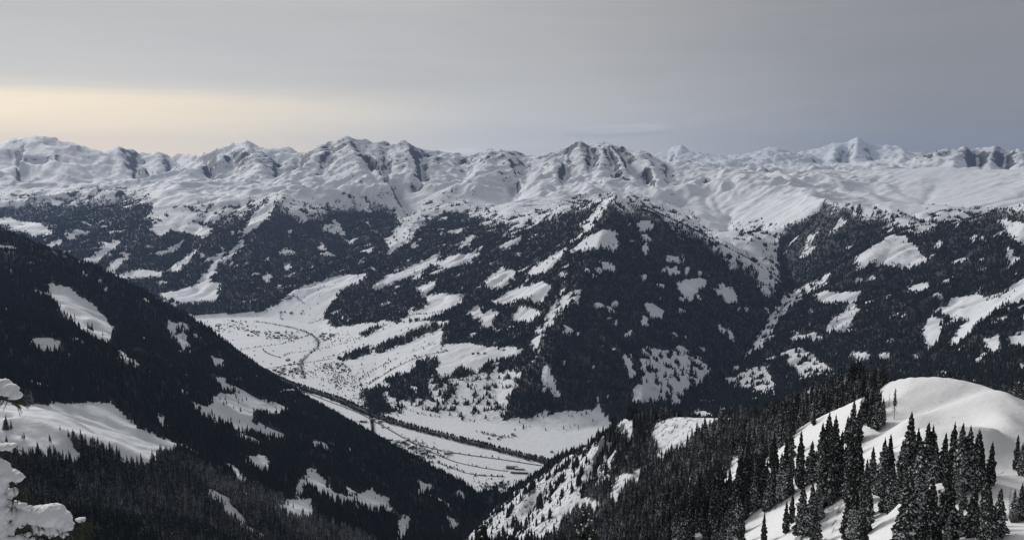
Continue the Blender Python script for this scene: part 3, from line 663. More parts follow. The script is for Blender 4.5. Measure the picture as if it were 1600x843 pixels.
bp = n.new('ShaderNodeBump'); bp.inputs['Strength'].default_value = 0.6; bp.inputs['Distance'].default_value = 1.0
l.new(mathn(n, l, 'ADD', mathn(n, l, 'MULTIPLY', a_, 1.6), mathn(n, l, 'MULTIPLY', c_, 0.22)), bp.inputs['Height']); l.new(bp.outputs[0], b.inputs['Normal'])
# spruce needles dusted with snow on their upper sides
def needle_mat(name, dark, light, snow_lo, snow_hi, scale, snow_col=(0.66, 0.68, 0.72)):
    m, n, l, b = new_mat(name)
    tcn = n.new('ShaderNodeTexCoord'); geo = n.new('ShaderNodeNewGeometry'); oi = n.new('ShaderNodeObjectInfo')
    va = n.new('ShaderNodeVectorMath'); va.operation = 'ADD'; l.new(tcn.outputs['Object'], va.inputs[0])
    cmb = n.new('ShaderNodeCombineXYZ')
    l.new(mathn(n, l, 'MULTIPLY', oi.outputs['Random'], 91.0), cmb.inputs[0]); l.new(mathn(n, l, 'MULTIPLY', oi.outputs['Random'], 37.0), cmb.inputs[1])
    l.new(cmb.outputs[0], va.inputs[1])
    s1 = noise_n(n, l, va.outputs[0], scale, 3, 0.6); s2 = noise_n(n, l, va.outputs[0], scale * 0.3, 2)
    tone = mathn(n, l, 'ADD', mathn(n, l, 'MULTIPLY', oi.outputs['Random'], 0.6), mathn(n, l, 'MULTIPLY', s2, 0.5), clamp=True)
    col = mixc(n, l, tone, dark, light)
    sp = n.new('ShaderNodeSeparateXYZ'); l.new(geo.outputs['Normal'], sp.inputs[0])
    up_ = mathn(n, l, 'ADD', mathn(n, l, 'MULTIPLY', sp.outputs[2], 0.35), s1)
    up_ = mathn(n, l, 'ADD', up_, mathn(n, l, 'MULTIPLY', mathn(n, l, 'SUBTRACT', oi.outputs['Random'], 0.5), 0.10))
    pn = noise_n(n, l, geo.outputs['Position'], 0.0045, 4, 0.6)
    up_ = mathn(n, l, 'ADD', up_, mathn(n, l, 'MULTIPLY', mathn(n, l, 'SUBTRACT', pn, 0.5), 0.45))
    f = maprange(n, l, up_, snow_lo, snow_hi)
    l.new(mixc(n, l, f, col, snow_col), b.inputs['Base Color'])
    b.inputs['Roughness'].default_value = 0.85; b.inputs['Specular IOR Level'].default_value = 0.15
    return m
needle_mat('needles_near', (0.012, 0.016, 0.013), (0.030, 0.034, 0.028), 0.71, 0.84, 34.0)
needle_mat('needles_far', (0.012, 0.016, 0.016), (0.030, 0.034, 0.034), 0.88, 1.06, 9.0, (0.36, 0.38, 0.42))
m, n, l, b = new_mat('bark')
tcn = n.new('ShaderNodeTexCoord')
l.new(mixc(n, l, noise_n(n, l, tcn.outputs['Object'], 3.0, 5), (0.03, 0.025, 0.02), (0.09, 0.075, 0.065)), b.inputs['Base Color']); b.inputs['Roughness'].default_value = 0.9

# ================================================================== terrain objects
def tag(o, label=None, cat=None, group=None, kind=None):
    if label: o['label'] = label
    if cat: o['category'] = cat
    if group: o['group'] = group
    if kind: o['kind'] = kind
    return o
# smooth normals of the whole field, so that pieces join without a seam
P3 = np.stack([X2, Y2, Z2], -1)
du = np.gradient(P3, axis=1); dv = np.gradient(P3, axis=0)
NRM = np.cross(du, dv); NRM /= np.linalg.norm(NRM, axis=-1, keepdims=True) + 1e-12
NRM *= np.sign(NRM[..., 2:3])
ROCK = 0.75 * sstep(900, 1500, Z2) * (1 - sstep(17000, 25000, R2)) + 0.3 * sstep(17000, 25000, R2) + 0.5 * sstep(17500, 19000, R2) * (1 - sstep(21000, 23000, R2)) * (A2 > float(ray(1430, 240)[0]))
dome2 = np.exp(-(((A2 - float(ray(1480, 290)[0])) / 0.13) ** 2)) * sstep(8800, 9400, R2) * (1 - sstep(12800, 13500, R2))
ROCK -= 1.2 * dome2
ROCK = np.where(LAYER_NEAR, -0.7, ROCK)
SCRUB = np.zeros_like(Z2)
SCRUB[(DEN > 0.06) & (DEN < 0.6)] = 0.62
for _ in range(2):
    SCRUB[1:-1, 1:-1] = (SCRUB[1:-1, 1:-1] + SCRUB[:-2, 1:-1] + SCRUB[2:, 1:-1] + SCRUB[1:-1, :-2] + SCRUB[1:-1, 2:]) / 5
SCRUB = np.maximum(SCRUB, 0.42 * LEFT * (R2 > 560) + 0.68 * RIGHT * (R2 > 640))
def region_mesh(name, fmask, mat):
    vi = np.full(NR * NC, -1, np.int64)
    idx = np.arange(NR * NC).reshape(NR, NC)
    q = np.stack([idx[:-1, :-1], idx[:-1, 1:], idx[1:, 1:], idx[1:, :-1]], -1)[fmask]
    used = np.unique(q); vi[used] = np.arange(len(used)); q = vi[q]
    me = bpy.data.meshes.new(name)
    me.vertices.add(len(used)); me.vertices.foreach_set('co', P3.reshape(-1, 3)[used].astype(np.float32).ravel())
    me.loops.add(q.size); me.loops.foreach_set('vertex_index', q.ravel().astype(np.int32))
    me.polygons.add(len(q)); me.polygons.foreach_set('loop_start', np.arange(0, q.size, 4, dtype=np.int32))
    me.update(calc_edges=True)
    me.polygons.foreach_set('use_smooth', np.ones(len(q), bool))
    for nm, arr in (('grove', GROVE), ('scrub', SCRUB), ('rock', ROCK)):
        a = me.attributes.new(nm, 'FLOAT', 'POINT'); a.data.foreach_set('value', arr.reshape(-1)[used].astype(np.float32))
    me.normals_split_custom_set_from_vertices(NRM.reshape(-1, 3)[used].tolist())
    me.materials.append(MATS[mat])
    o = bpy.data.objects.new(name, me); COL.objects.link(o)
    tag(o, kind='structure')
    return o
fc = lambda a: a[:-1, :-1]
fr_, fa_ = fc(R2), fc(A2)
near_f = fc(LAYER_NEAR)
k_ = near_f & (fa_ >= AZSPLIT) & (fr_ < 640) & (fr_ < near_limit(fa_) - 0)
knoll_f = k_ & (fa_ > float(ray(1040, 700)[0]))
left_f = near_f & (fa_ < az_split(fr_))
spur_f = near_f & ~knoll_f & ~left_f
val_f = (fc(VAL2) > 0.5) & ~near_f
far_f = (fr_ > 24000) & ~near_f
snow_f = (fr_ > 8600) & ~far_f & ~near_f & ~val_f
mid_f = ~(near_f | val_f | far_f | snow_f)
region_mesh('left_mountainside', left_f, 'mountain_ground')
region_mesh('snowy_hill', knoll_f, 'groomed_snow')
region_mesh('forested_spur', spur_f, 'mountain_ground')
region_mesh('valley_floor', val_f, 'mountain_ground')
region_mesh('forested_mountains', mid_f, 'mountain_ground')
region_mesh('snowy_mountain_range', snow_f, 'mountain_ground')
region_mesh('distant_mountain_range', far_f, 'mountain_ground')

# ================================================================== spruces
def spruce_mesh(name, seed, tiers, per, seg_detail, droop=0.5, slim=0.13):
    """crown of a spruce of unit height: whorls of hanging boughs, each a folded, ragged blade"""
    rr = random.Random(seed)
    V, Fc = [], []
    for t in range(tiers):
        f = t / (tiers - 1)
        h = 0.10 + 0.87 * f ** 0.92
        rad = slim * (1 - f) ** 0.75 * (0.7 + 0.5 * rr.random()) + 0.006
        if f < 0.12: rad *= 0.75 + f * 2
        k = max(4, int(per * (1 - 0.45 * f)))
        a0 = rr.random() * 6.28
        for j in range(k):
            a = a0 + 6.283 * j / k + rr.uniform(-.25, .25)
            L = rad * rr.uniform(0.5, 1.3)
            w = L * rr.uniform(0.2, 0.34) + 0.003
            dz = -L * droop * rr.uniform(0.6, 1.4)
            ca, sa = math.cos(a), math.sin(a)
            hh = h + rr.uniform(-.012, .012)
            def P(d, s, z): return (d * ca - s * sa, d * sa + d * 0 + s * ca, z)
            i = len(V)
            if seg_detail:
                V += [P(0, 0, hh + 0.012), P(L * .5, -w, hh + dz * .55 - .012), P(L * .55, 0, hh + dz * .30 + .008), P(L * .5, w, hh + dz * .55 - .012),
                      P(L * .86, -w * .62, hh + dz - .016), P(L, 0, hh + dz * .82), P(L * .86, w * .62, hh + dz - .016), P(L * .35, 0, hh + dz - 0.03)]
                Fc += [(i, i + 1, i + 2), (i, i + 2, i + 3), (i + 1, i + 4, i + 5, i + 2), (i + 2, i + 5, i + 6, i + 3), (i + 1, i + 7, i + 4), (i + 3, i + 6, i + 7)]
            else:
                V += [P(0, 0, hh + 0.02), P(L * .8, -w, hh + dz - .01), P(L, 0, hh + dz * .6), P(L * .8, w, hh + dz - .01)]
                Fc += [(i, i + 1, i + 2), (i, i + 2, i + 3)]
    # inner dark core and leading shoot
    i = len(V); m_ = 6
    for lv, (h, r_) in enumerate(((0.08, slim * .42), (0.45, slim * .34), (0.97, 0.002))):
        for j in range(m_):
            a = 6.283 * j / m_ + lv * .4
            V.append((r_ * math.cos(a), r_ * math.sin(a), h))
    for lv in range(2):
        for j in range(m_):
            Fc.append((i + lv * m_ + j, i + lv * m_ + (j + 1) % m_, i + (lv + 1) * m_ + (j + 1) % m_, i + (lv + 1) * m_ + j))
    i = len(V); V += [(0.003, 0, .95), (-.002, .003, .95), (-.002, -.003, .95), (0, 0, 1.0)]
    Fc += [(i, i + 1, i + 3), (i + 1, i + 2, i + 3), (i + 2, i, i + 3)]
    me = bpy.data.meshes.new(name); me.from_pydata(V, [], Fc); me.update()
    return me
def far_mesh(name, seed, slim=0.17):
    rr = random.Random(seed); V, Fc = [], []
    for t, (h0, h1, r0) in enumerate(((0.0, .55, 1.0), (.25, .8, .74), (.55, 1.0, .45))):
        k = 6; i = len(V); V.append((rr.uniform(-.01, .01), rr.uniform(-.01, .01), h1))
        for j in range(k):
            a = 6.283 * j / k + rr.uniform(-.3, .3); r_ = slim * r0 * rr.uniform(.65, 1.15)
            V.append((r_ * math.cos(a), r_ * math.sin(a), h0 + rr.uniform(-.03, .06)))
        for j in range(k): Fc.append((i, i + 1 + j, i + 1 + (j + 1) % k))
    me = bpy.data.meshes.new(name); me.from_pydata(V, [], Fc); me.update(); return me
CROWNS = [spruce_mesh('spruce_crown', 10 + i, 34, 15, True, 0.6, s) for i, s in enumerate((0.125, 0.145, 0.11, 0.155, 0.135))]
MIDS = [spruce_mesh('spruce_crown_mid', 30 + i, 17, 9, False, 0.6, s) for i, s in enumerate((0.14, 0.16, 0.12))]
FARS = [far_mesh('spruce_crown_far', 50 + i, s) for i, s in enumerate((0.17, 0.2, 0.15, 0.185))]
for c in CROWNS + MIDS: c.materials.append(MATS['needles_near'])
for c in FARS: c.materials.append(MATS['needles_far'])
def trunk_mesh(name, r0=0.014, top=0.9, k=6):
    V, Fc = [], []
    for h, r_ in ((-0.06, r0 * 1.15), (0.1, r0), (top, 0.002)):
        for j in range(k): V.append((r_ * math.cos(6.283 * j / k), r_ * math.sin(6.283 * j / k), h))
    for lv in range(2):
        for j in range(k): Fc.append((lv * k + j, lv * k + (j + 1) % k, (lv + 1) * k + (j + 1) % k, (lv + 1) * k + j))
    me = bpy.data.meshes.new(name); me.from_pydata(V, [], Fc); me.update(); me.materials.append(MATS['bark']); return me
TRUNK = trunk_mesh('spruce_trunk')

# scatter: trees per square metre, thinned with distance, only where the photo's view (and a step beside it) can see them
dA = caz[1] - caz[0]
cellw = R2[:-1, :-1] * dA; cellh = (R2[1:, :-1] - R2[:-1, :-1])
area = cellw * cellh
den_c = GROVE[:-1, :-1]
rc = R2[:-1, :-1]
spacing2 = np.where(rc < 900, 24.0, 24.0 + (np.maximum(rc - 900, 0) / 1000.0) ** 1.25 * 15.0)
hgt_c = np.where(rc < 1500, 24.0, 22.0)
vis = (TE2[:-1, :-1] + hgt_c * 1.25 / rc) > RUN[:-1, :-1] - 6.0 / rc
inview = (np.abs(PX2[:-1, :-1] - 800) < 930)
dens_eff = np.where(den_c < 0.5, den_c * 0.42, den_c)
lam = area * dens_eff / spacing2 * vis * inview * (rc > 165) * (rc < 15500)
pxc, pyc = PX2[:-1, :-1], PY2[:-1, :-1]
hillc = (rc < 760) & (caz[None, :-1] > AZSPLIT)
lam = lam * np.where(hillc & (pyc > 852) & (pxc < 1320), 0, 1) * np.where(hillc & (pyc > 900), 0, 1)
lam = lam * np.where(hillc & (rc > 470) & (pxc > 1384) & (pxc < 1640), 0, 1) * np.where(hillc & (rc < 430) & (pxc > 1318) & (pyc > 770), 1.7, 1)
num = rng.poisson(lam)
ri, ci = np.nonzero(num)
rep = num[ri, ci]
ri = np.repeat(ri, rep); ci = np.repeat(ci, rep)
T_r = rows[ri] + rng.random(len(ri)) * (rows[ri + 1] - rows[ri]); T_a = caz[ci] + rng.random(len(ci)) * dA
T_x = T_r * np.sin(T_a); T_y = T_r * np.cos(T_a); T_z = ground(T_x, T_y)
T_h = (21 + 7 * rng.standard_normal(len(ri)).clip(-1.8, 1.6)) * (0.85 + 0.35 * fbm(T_x, T_y, 90, 2))
T_h *= np.where(at_grid(GROVE, T_a, T_r) < 0.5, 0.62, 1.0) * (1 - 0.3 * sstep(650, 950, T_z) * (T_r > 3000))
T_h = np.where((T_a > AZSPLIT) & (T_r < 560), T_h * 0.86, T_h)
T_h = np.clip(T_h, 4, 34)
T_h = np.where((T_a > AZSPLIT) & (T_r > 500) & (T_r < 800) & (T_a > float(ray(1150, 700)[0])), np.minimum(T_h, 19), T_h)
T_w = 1.0 + np.minimum(0.9, np.maximum(0, T_r - 1500) / 5000.0 * 0.5)       # stands in for neighbours that are thinned out
T_left = (T_a < az_split(T_r)) & (T_r < near_limit(T_a) + 45)
T_right = (T_a >= az_split(T_r)) & (T_r < near_limit(T_a) + 45)
# individual trees: the ones that show largest
app = T_h / T_r
px_b, py_b = project(T_x, T_y, T_z); px_t, py_t = project(T_x, T_y, T_z + T_h)
in_frame = (px_b > -5) & (px_b < 1605) & (py_t < 835)
run_here = at_grid(RUN, T_a, T_r)
seen_top = (T_z + T_h * 0.6 - CAMZ) / T_r > run_here
cand = np.nonzero(T_right & in_frame & seen_top & (T_r < 1200))[0]
cand = cand[np.argsort(-app[cand])][:285]
single = np.zeros(len(T_r), bool); single[cand] = True

def scatter_group(name, sel, meshes, label):
    i = np.nonzero(sel)[0]
    if len(i) == 0: return None
    me = bpy.data.meshes.new(name)
    me.vertices.add(len(i))
    me.vertices.foreach_set('co', np.stack([T_x[i], T_y[i], T_z[i] - 0.03 * T_h[i]], -1).astype(np.float32).ravel())
    sc3 = np.stack([T_h[i] * T_w[i], T_h[i] * T_w[i], T_h[i]], -1) * np.stack([rng.uniform(.85, 1.2, len(i))] * 2 + [np.ones(len(i))], -1)
    a = me.attributes.new('tree_scale', 'FLOAT_VECTOR', 'POINT'); a.data.foreach_set('vector', sc3.astype(np.float32).ravel())
    rot = np.stack([rng.normal(0, .03, len(i)), rng.normal(0, .03, len(i)), rng.uniform(0, 6.283, len(i))], -1)
    a = me.attributes.new('tree_rot', 'FLOAT_VECTOR', 'POINT'); a.data.foreach_set('vector', rot.astype(np.float32).ravel())
    a = me.attributes.new('tree_kind', 'INT', 'POINT'); a.data.foreach_set('value', rng.integers(0, len(meshes), len(i)).astype(np.int32))
    o = bpy.data.objects.new(name, me); COL.objects.link(o)
    g = bpy.data.node_groups.new(name, 'GeometryNodeTree')
    g.interface.new_socket('Geometry', in_out='INPUT', socket_type='NodeSocketGeometry'); g.interface.new_socket('Geometry', in_out='OUTPUT', socket_type='NodeSocketGeometry')
    gi = g.nodes.new('NodeGroupInput'); go = g.nodes.new('NodeGroupOutput')
    ip = g.nodes.new('GeometryNodeInstanceOnPoints'); jn = g.nodes.new('GeometryNodeGeometryToInstance')
    for me_ in meshes:
        po = PROTO.get(me_.name)
        if po is None:
            po = PROTO[me_.name] = bpy.data.objects.new(me_.name, me_)
        oi = g.nodes.new('GeometryNodeObjectInfo'); oi.inputs['Object'].default_value = po
        g.links.new(oi.outputs['Geometry'], jn.inputs[0])
    def attr(nm, ty):
        a = g.nodes.new('GeometryNodeInputNamedAttribute'); a.data_type = ty; a.inputs['Name'].default_value = nm
        return a.outputs[0]
    g.links.new(gi.outputs[0], ip.inputs['Points']); g.links.new(jn.outputs[0], ip.inputs['Instance'])
    ip.inputs['Pick Instance'].default_value = True
    g.links.new(attr('tree_kind', 'INT'), ip.inputs['Instance Index'])
    e2r = g.nodes.new('FunctionNodeEulerToRotation'); g.links.new(attr('tree_rot', 'FLOAT_VECTOR'), e2r.inputs[0]); g.links.new(e2r.outputs[0], ip.inputs['Rotation'])
    g.links.new(attr('tree_scale', 'FLOAT_VECTOR'), ip.inputs['Scale'])
    g.links.new(ip.outputs[0], go.inputs[0])
    md = o.modifiers.new('trees', 'NODES'); md.node_group = g
    tag(o, label, 'forest', kind='stuff')
    return o
PROTO = {}
rest = ~single
scatter_group('spruce_forest', rest & T_left & (T_r < 1900), MIDS, 'dark spruce forest covering the near part of the left mountainside')
scatter_group('spruce_forest', rest & T_left & (T_r >= 1900), FARS, 'dark forest on the left mountainside running down to the valley')
scatter_group('spruce_forest', rest & T_right & (T_r < 520), CROWNS[:3], 'snow-dusted spruces among the hill trees at lower right')
scatter_group('spruce_forest', rest & T_right & (T_r >= 520) & (T_r < 1500), MIDS, 'dense spruce forest on the spur left of the snowy knoll')
scatter_group('spruce_forest', rest & T_right & (T_r >= 1500), FARS, 'spruce forest on the lower end of the right spur above the valley')
rm = ~(T_left | T_right)
scatter_group('mountain_forest', rm & (T_r < 8600) & (T_a < float(ray(1230, 465)[0])), FARS, 'blue-black forest on the big pyramid mountain across the valley')
scatter_group('mountain_forest', rm & (T_r < 8600) & (T_a >= float(ray(1230, 465)[0])), FARS, 'dark forest on the mountain behind the snowy knoll at right')
scatter_group('mountain_forest', rm & (T_r >= 8600), FARS, 'far dark forest along the tree line below the snow peaks')
#==PART3==
HAZE = 1.5e-5
# ================================================================== single spruces on the hill
def empty(name, loc, rz=0.0):
    o = bpy.data.objects.new(name, None); COL.objects.link(o); o.location = loc; o.rotation_euler = (0, 0, rz); o.empty_display_size = 0.5
    return o
def put(name, mesh, parent=None, scale=None):
    o = bpy.data.objects.new(name, mesh); COL.objects.link(o); o.parent = parent
    if scale: o.scale = scale
    return o
def spruce(x, y, z, h, label, group, kind=None, slim=1.0, name='spruce_tree'):
    t = empty(name, (x, y, z), random.uniform(0, 6.28))
    t.rotation_euler[0] = random.gauss(0, .012); t.rotation_euler[1] = random.gauss(0, .012)
    c = CROWNS[random.randrange(len(CROWNS)) if kind is None else kind]
    w = h * slim * random.uniform(.9, 1.15)
    put('crown', c, t, (w, w, h)); put('trunk', TRUNK, t, (h, h, h))
    tag(t, label, 'spruce', group)
    return t
# trees one can tell apart: photo x, photo y of the foot, photo y of the tip, look
EXPL = [
 (1421, 728, 640, 'tallest slim spruce at the left end of the row across the knoll plateau'), (1434, 746, 664, 'spruce close behind the tall slim one in the knoll row'), (1447, 750, 656, 'spruce in the middle of the tight left clump on the knoll plateau'),
 (1455, 748, 661, 'spruce on the right edge of the tight left clump on the knoll plateau'), (1474, 745, 672, 'short spruce at the left of the right-hand clump on the knoll plateau'), (1488, 760, 656, 'pointed spruce second from left in the right-hand knoll clump'),
 (1499, 765, 657, 'full spruce in the centre of the right-hand knoll clump'), (1512, 762, 660, 'broad spruce right of centre in the right-hand knoll clump'), (1522, 765, 676, 'lower spruce stepping down the right-hand knoll clump'), (1531, 765, 687, 'lowest spruce at the right edge of the right-hand knoll clump'),
 (1547, 757, 687, 'lone slim spruce standing just right of the right-hand knoll clump'), (1588, 735, 676, 'dark spruce at the right picture edge below the bright snow bank'), (1596, 742, 688, 'smaller spruce touching the right picture edge below the snow bank'),
 (1377, 776, 680, 'tall spruce on the snow slope left of the knoll row'), (1387, 780, 708, 'shorter spruce leaning on the tall one left of the knoll row'), (1409, 760, 684, 'thin spruce between the slope pair and the knoll row'), (1392, 702, 682, 'tiny lone spruce on the open snow left of the knoll row'),
 (1350, 836, 733, 'tall spruce with a pointed top at the front of the lower stand'), (1330, 842, 728, 'narrow spruce just left of the pointed front one in the lower stand'), (1559, 836, 758, 'slim spruce at the lower right beside the open snow strip'), (1543, 850, 765, 'spruce just left of the slim one beside the lower right snow strip'),
 (1583, 815, 761, 'left spruce of the pair at the lower right picture edge'), (1594, 812, 750, 'right spruce of the pair at the lower right picture edge'), (1274, 852, 786, 'small spruce low on the snow strip at the bottom of the picture'), (1237, 816, 768, 'spruce pair member, right, on the lower snow strip'),
 (1228, 832, 780, 'spruce pair member, left, on the lower snow strip'), (1379, 664, 619, 'spruce standing just below the left rim of the knoll'), (1369, 672, 598, 'tall spruce in the rim clump at the left end of the knoll crest'), (1361, 668, 610, 'second spruce in the rim clump at the left end of the knoll crest'),
 (1353, 658, 606, 'spruce at the back of the rim clump left of the knoll crest'), (1345, 664, 622, 'left spruce of the rim clump beside the knoll crest'), (1331, 690, 620, 'tall spruce of the trio on the snow slope below the rim clump'), (1340, 692, 637, 'right spruce of the trio on the snow slope below the rim clump'),
 (1323, 692, 647, 'left spruce of the trio on the snow slope below the rim clump'), (1304, 725, 645, 'tall spruce on the upper left slope below the ridge snow'), (1293, 716, 640, 'spruce left of the tall one on the upper left slope'), (1284, 722, 657, 'shorter spruce on the upper left slope edge'),
 (1235, 716, 657, 'tall spruce standing in the upper left snow patch'), (1251, 726, 671, 'spruce below the upper left snow patch'), (1209, 732, 672, 'spruce at the far left tip of the upper snow patch'), (1272, 664, 637, 'spruce on the ridge line of the upper left snow patch'),
]
taken = []
for (px, pb, pt, lab) in EXPL:
    p = hit(px, pb, 150)
    if p is None: continue
    rr = math.hypot(p.x, p.y)
    a, t = ray(px, pt)
    h = CAMZ + rr * float(t) - p.z
    h = min(max(h, 3.0), 34.0)
    spruce(p.x, p.y, p.z, h, lab, 'spruces on the snowy hill', slim=1.0 if h > 9 else 1.5); taken.append((p.x, p.y))
# crowns that look over the rim from behind
for i, (px, pt) in enumerate(((1438, 582), (1446, 577), (1453, 580), (1461, 576), (1468, 581), (1476, 575), (1484, 577), (1491, 580), (1498, 577), (1506, 583), (1513, 588), (1383, 582), (1376, 578), (1391, 588), (1580, 600), (1588, 592), (1596, 596), (1604, 590))):
    rr = random.uniform(560, 590); a, t = ray(px, pt); a = float(a)
    x, y = rr * math.sin(a), rr * math.cos(a); z = float(ground(x, y)); h = min(CAMZ + rr * float(t) - z, 33)
    if h < 6: continue
    lab = 'spruce crown showing over the crest of the snowy knoll' if 1400 < px < 1520 else ('spruce behind the left end of the knoll crest' if px < 1400 else 'spruce behind the right shoulder of the snowy knoll')
    spruce(x, y, z, h, lab, 'spruces behind the knoll crest', slim=1.1)
# the rest of the 300 that show largest
tk = np.array(taken)
for i in cand:
    if np.min(np.hypot(tk[:, 0] - T_x[i], tk[:, 1] - T_y[i])) < 2.2: continue
    bx, by, rr = px_b[i], py_b[i], T_r[i]
    if rr < 420 and by > 745: lab, g = 'snow-dusted spruce in the lower stand at the front of the hill', 'lower stand on the hill'
    elif rr < 420: lab, g = 'dark spruce in the stand on the near slope of the hill', 'stand on the near slope'
    elif rr < 560: lab, g = 'dark spruce in the dense stand on the left side of the hill', 'dense stand left of the knoll'
    else: lab, g = 'dark spruce in the forest behind the hill ridge', 'forest behind the hill ridge'
    spruce(T_x[i], T_y[i], T_z[i], T_h[i], lab, g)
# half-dead spruce and bare snag by the rim
def stick_mesh(name, seed, twigs, r0):
    rr = random.Random(seed); bm = bmesh.new()
    def cone(p0, p1, a, b_, k=5):
        d = (p1 - p0); q = d.to_track_quat('Z', 'Y').to_matrix()
        v0 = [bm.verts.new(p0 + q @ Vector((a * math.cos(6.283 * j / k), a * math.sin(6.283 * j / k), 0))) for j in range(k)]
        v1 = [bm.verts.new(p1 + q @ Vector((b_ * math.cos(6.283 * j / k), b_ * math.sin(6.283 * j / k), 0))) for j in range(k)]
        for j in range(k): bm.faces.new((v0[j], v0[(j + 1) % k], v1[(j + 1) % k], v1[j]))
    cone(Vector((0, 0, -.05)), Vector((0, 0, .5)), r0, r0 * .7); cone(Vector((0, 0, .5)), Vector((.004, 0, 1)), r0 * .7, r0 * .15)
    for k in range(twigs):
        h = rr.uniform(.22, .97); a = rr.random() * 6.28; L = .085 * (1.15 - h) + .02
        p0 = Vector((0, 0, h)); p1 = p0 + Vector((math.cos(a) * L, math.sin(a) * L, -L * rr.uniform(.1, .6)))
        cone(p0, p1, .0035, .001, 3)
        for s in range(2):
            q0 = p0.lerp(p1, rr.uniform(.4, .9)); cone(q0, q0 + Vector((rr.uniform(-1, 1) * .02, rr.uniform(-1, 1) * .02, -.03)), .002, .0008, 3)
    me = bpy.data.meshes.new(name); bm.to_mesh(me); bm.free(); me.materials.append(MATS['bark']); return me
for (px, pb, pt, tw, lab) in ((1397, 654, 604, 90, 'half-dead spruce with a bare lower trunk on the left rim of the knoll'), (1389, 634, 611, 6, 'short bare snag beside the half-dead spruce on the knoll rim'), (1577, 800, 760, 60, 'thin leafless tree beside the pair at the lower right edge')):
    p = hit(px, pb, 150); rr = math.hypot(p.x, p.y); h = CAMZ + rr * float(ray(px, pt)[1]) - p.z
    t = empty('bare_tree', p); put('trunk', stick_mesh('bare_trunk', px, tw, .009 if tw > 20 else .02), t, (h, h, h))
    if px == 1397: put('crown', MIDS[2], t, (h * .55, h * .55, h * .62)).location = (0, 0, h * .38)
    tag(t, lab, 'tree')

# ================================================================== valley: river, roads, hedges
m, n, l, b = new_mat('river_water'); tcn = n.new('ShaderNodeTexCoord')
l.new(mixc(n, l, noise_n(n, l, tcn.outputs['Object'], .05, 4), (0.012, 0.016, 0.02), (0.04, 0.045, 0.05)), b.inputs['Base Color']); b.inputs['Roughness'].default_value = 0.3
m, n, l, b = new_mat('road_asphalt'); tcn = n.new('ShaderNodeTexCoord')
l.new(mixc(n, l, noise_n(n, l, tcn.outputs['Object'], .08, 5), (0.035, 0.035, 0.038), (0.16, 0.16, 0.165)), b.inputs['Base Color']); b.inputs['Roughness'].default_value = 0.8
def ribbon(name, pts, width, mat, kind='structure', lift=0.6):
    P = [hit(px, py, 2000) for px, py in pts]; P = [p for p in P if p is not None]
    S = []
    for a, c in zip(P[:-1], P[1:]):
        k = max(2, int((c - a).length / 25))
        S += [a.lerp(c, j / k) for j in range(k)]
    S.append(P[-1])
    for _ in range(6):
        S = [S[0]] + [(S[i - 1] + S[i] * 2 + S[i + 1]) / 4 for i in range(1, len(S) - 1)] + [S[-1]]
    V, Fc = [], []
    for i, p in enumerate(S):
        d = (S[min(i + 1, len(S) - 1)] - S[max(i - 1, 0)]); d.z = 0; d.normalize(); s = Vector((-d.y, d.x, 0)) * width / 2
        for e in (-1, 1):
            q = p + s * e; V.append((q.x, q.y, max(float(ground(q.x, q.y)), float(ground(p.x, p.y)) - 1) + lift))
        if i: Fc.append((2 * i - 2, 2 * i - 1, 2 * i + 1, 2 * i))
    me = bpy.data.meshes.new(name); me.from_pydata(V, [], Fc); me.update(); me.materials.append(MATS[mat])
    o = bpy.data.objects.new(name, me); COL.objects.link(o); tag(o, kind=kind)
    return [Vector((p.x, p.y, float(ground(p.x, p.y)))) for p in S]
RIVER = [(376, 560), (381, 563), (405, 576), (429, 589), (451, 599), (481, 609), (514, 619), (542, 630), (576, 646), (623, 662), (663, 673), (706, 684), (747, 694), (801, 707.6), (858, 722)]
river = ribbon('river', RIVER, 26, 'river_water', lift=0.5)
ROADS = [[(401, 571), (409, 577), (429, 593), (461, 606), (494, 619), (522, 630), (540, 636), (564, 646), (587, 659), (618, 676), (640, 690), (664, 698), (697, 705), (735, 711), (789, 718), (846, 727)],
         [(663, 701), (682, 709), (711, 722), (749, 730), (794, 736)], [(397, 502), (421, 505), (453, 511), (477, 518), (491, 526), (498, 537), (493, 546), (481, 554), (473, 561), (470, 573), (475, 591)],
         [(576, 645), (580, 662), (585, 684)], [(410, 544), (412, 549), (419, 553), (439, 559)], [(413, 576), (445, 571), (480, 566), (520, 560)], [(576, 600), (600, 585), (620, 572), (660, 556), (700, 548)], [(690, 725), (735, 742), (790, 744)]]
road_pts = [ribbon('road', r_, w_, 'road_asphalt', lift=0.9) for r_, w_ in zip(ROADS, (9, 6, 7, 6, 4, 5, 5, 4))]
# bushes and bare trees along the water, the lanes and the field edges
def bush_mesh(name, seed):
    rr = random.Random(seed); bm = bmesh.new()
    for k in range(46):
        a = rr.random() * 6.28; h = rr.random() ** .7; r_ = (.42 * math.sin(min(h * 1.15 + .15, 1) * 3.0) + .05) * rr.random() ** .5
        c = Vector((r_ * math.cos(a), r_ * math.sin(a), h * .95)); s = .24
        bm.faces.new([bm.verts.new(c + Vector((rr.uniform(-s, s), rr.uniform(-s, s), rr.uniform(-s, s) * 1.5))) for _ in range(3)])
    me = bpy.data.meshes.new(name); bm.to_mesh(me); bm.free(); me.materials.append(MATS['twigs']); return me
m, n, l, b = new_mat('twigs'); oi = n.new('ShaderNodeObjectInfo')
l.new(mixc(n, l, oi.outputs['Random'], (0.022, 0.020, 0.020), (0.075, 0.068, 0.064)), b.inputs['Base Color']); b.inputs['Roughness'].default_value = 0.9
BUSH = [bush_mesh('leafless_bush', 80 + i) for i in range(3)]
bx_, by_, bh_ = [], [], []
